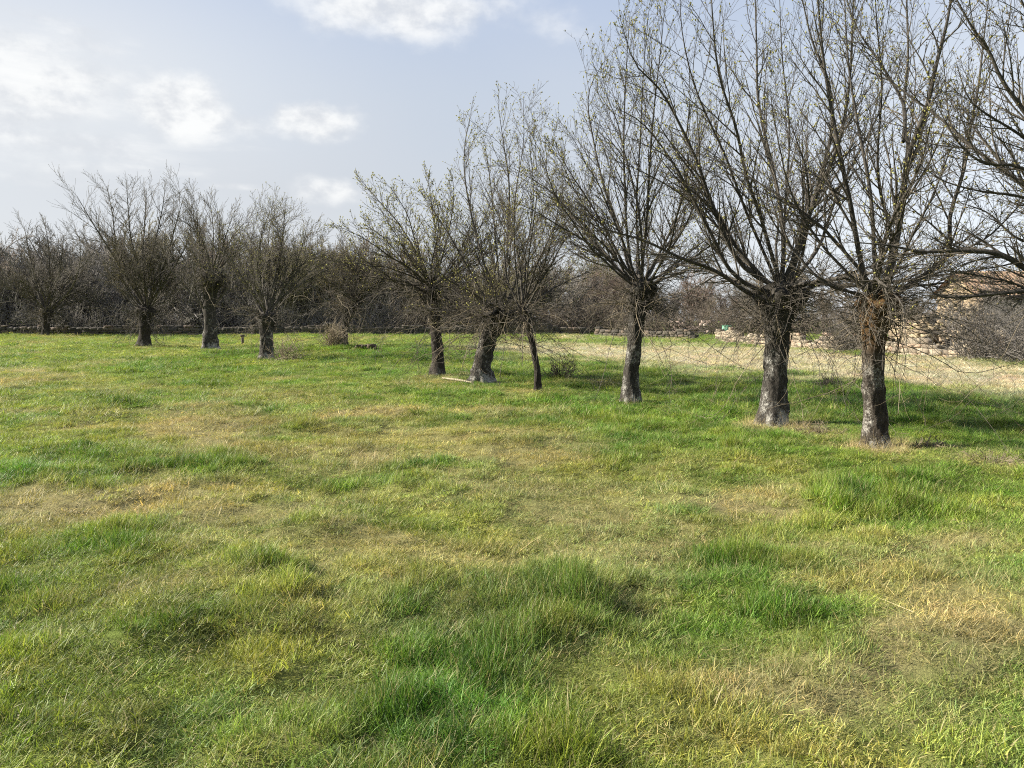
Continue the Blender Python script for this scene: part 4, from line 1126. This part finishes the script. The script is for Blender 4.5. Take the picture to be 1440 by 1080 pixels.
def blob(px, py, rx, ry):
    a, e = dirp(px, py)
    a2, _ = dirp(px + rx, py); _, e2 = dirp(px, py - ry)
    dx = math_(nt, 'DIVIDE', math_(nt, 'SUBTRACT', az, a), abs(a2 - a)); dy = math_(nt, 'DIVIDE', math_(nt, 'SUBTRACT', el, e), abs(e2 - e))
    q = math_(nt, 'ADD', math_(nt, 'MULTIPLY', dx, dx), math_(nt, 'MULTIPLY', dy, dy))
    return math_(nt, 'POWER', 2.718, math_(nt, 'MULTIPLY', q, -1.0)), dy
def sm(x, a, b):
    m = nt.nodes.new('ShaderNodeMapRange'); m.interpolation_type = 'SMOOTHSTEP'
    nt.links.new(x, m.inputs[0]); m.inputs[1].default_value = a; m.inputs[2].default_value = b; return m.outputs[0]
dens = None
for (px, py, rx, ry, w, nz, lo, hi) in ((20, 120, 210, 105, 1.0, nS, .58, 1.05), (258, 150, 112, 62, 1.2, nA, .80, .98), (345, 175, 90, 36, .8, nA, .72, 1.02), (440, 172, 95, 46, 1.15, nA, .82, 1.0),
                                        (560, 12, 200, 66, 1.15, nA, .72, 1.05), (720, 30, 160, 60, .6, nA, .65, 1.1), (470, 268, 85, 28, 1.0, nA, .72, 1.0),
                                        (330, 262, 90, 10, .7, nS, .75, 1.05), (-250, 100, 300, 130, 1.0, nS, .6, 1.0), (80, 205, 280, 70, .8, nS, .6, 1.2), (280, 245, 60, 10, .6, nA, .75, 1.0)):
    bb, dy = blob(px, py, rx, ry)
    mval = sm(math_(nt, 'ADD', math_(nt, 'MULTIPLY', bb, w * .8), math_(nt, 'MULTIPLY', nz, .5)), lo - .15, hi + .12)
    mval = math_(nt, 'MULTIPLY', mval, sm(bb, .04, .30))
    dens = mval if dens is None else math_(nt, 'MAXIMUM', dens, mval)
# the rest of the sky dome: scattered cloud
away = sm(el, .42, .62)
dens = math_(nt, 'MAXIMUM', dens, math_(nt, 'MULTIPLY', math_(nt, 'MULTIPLY', sm(nB, .45, .7), away), .7))
base = nt.nodes.new('ShaderNodeVectorMath'); base.operation = 'SCALE'; nt.links.new(sky.outputs[0], base.inputs[0]); base.inputs[3].default_value = .13
# thin high veil that greys towards the horizon and brightens to the right
veil = ramp(nt, sm(el, .0, .55), [(0, (.55, .565, .595)), (.2, (.465, .485, .52)), (.5, (.43, .475, .545)), (1, (.365, .44, .60))])
right = sm(az, -.15, .75)
veil = mixc(nt, math_(nt, 'MULTIPLY', right, math_(nt, 'SUBTRACT', 1.0, sm(el, .05, .5))), veil, (.70, .74, .80))
vm = math_(nt, 'ADD', .86, math_(nt, 'MULTIPLY', math_(nt, 'SUBTRACT', nB, .5), .35))
c = mixc(nt, vm, base.outputs[0], veil)
glow_, _ = blob(40, 100, 420, 190)
c = mixc(nt, math_(nt, 'MULTIPLY', glow_, .7), c, (.63, .645, .655))
shade = sm(math_(nt, 'ADD', nC, math_(nt, 'MULTIPLY', nA, .6)), .55, 1.0)
cl = mixc(nt, shade, (.53, .55, .58), (.735, .74, .735))
c = mixc(nt, math_(nt, 'MULTIPLY', dens, .86), c, cl)
nt.links.new(c, bg.inputs[0]); bg.inputs[1].default_value = .49
nt.links.new(bg.outputs[0], out.inputs[0])

sl = bpy.data.lights.new('sun', 'SUN'); sl.energy = 5.0; sl.angle = R(.6); sl.color = (1, .93, .80)
so = bpy.data.objects.new('sun', sl); COL.objects.link(so)
from mathutils import Vector
sd = Vector((math.sin(SUN_AZ) * math.cos(SUN_EL), math.cos(SUN_AZ) * math.cos(SUN_EL), math.sin(SUN_EL)))
so.rotation_euler = sd.to_track_quat('Z', 'Y').to_euler(); so.location = sd * 60

# ------------------------------------------------------------------ camera, view
cam = bpy.data.cameras.new('camera'); cam.sensor_width = 36; cam.lens = 36 * F_ / W_; cam.clip_end = 4000; cam.clip_start = .05
co = bpy.data.objects.new('camera', cam); COL.objects.link(co)
co.location = (0, 0, EYE); co.rotation_euler = (math.pi / 2 - PITCH, 0, 0)
scene.camera = co
scene.view_settings.view_transform = 'Standard'; scene.view_settings.look = 'None'
scene.view_settings.exposure = 1.5; scene.view_settings.gamma = 1
scene.cycles.use_denoising = False; scene.cycles.pixel_filter_type = 'BLACKMAN_HARRIS'; scene.cycles.filter_width = 1.1; scene.cycles.max_bounces = 5; scene.cycles.diffuse_bounces = 2; scene.cycles.transmission_bounces = 3; scene.cycles.glossy_bounces = 2
scene.cycles.use_adaptive_sampling = True; scene.cycles.adaptive_threshold = .02
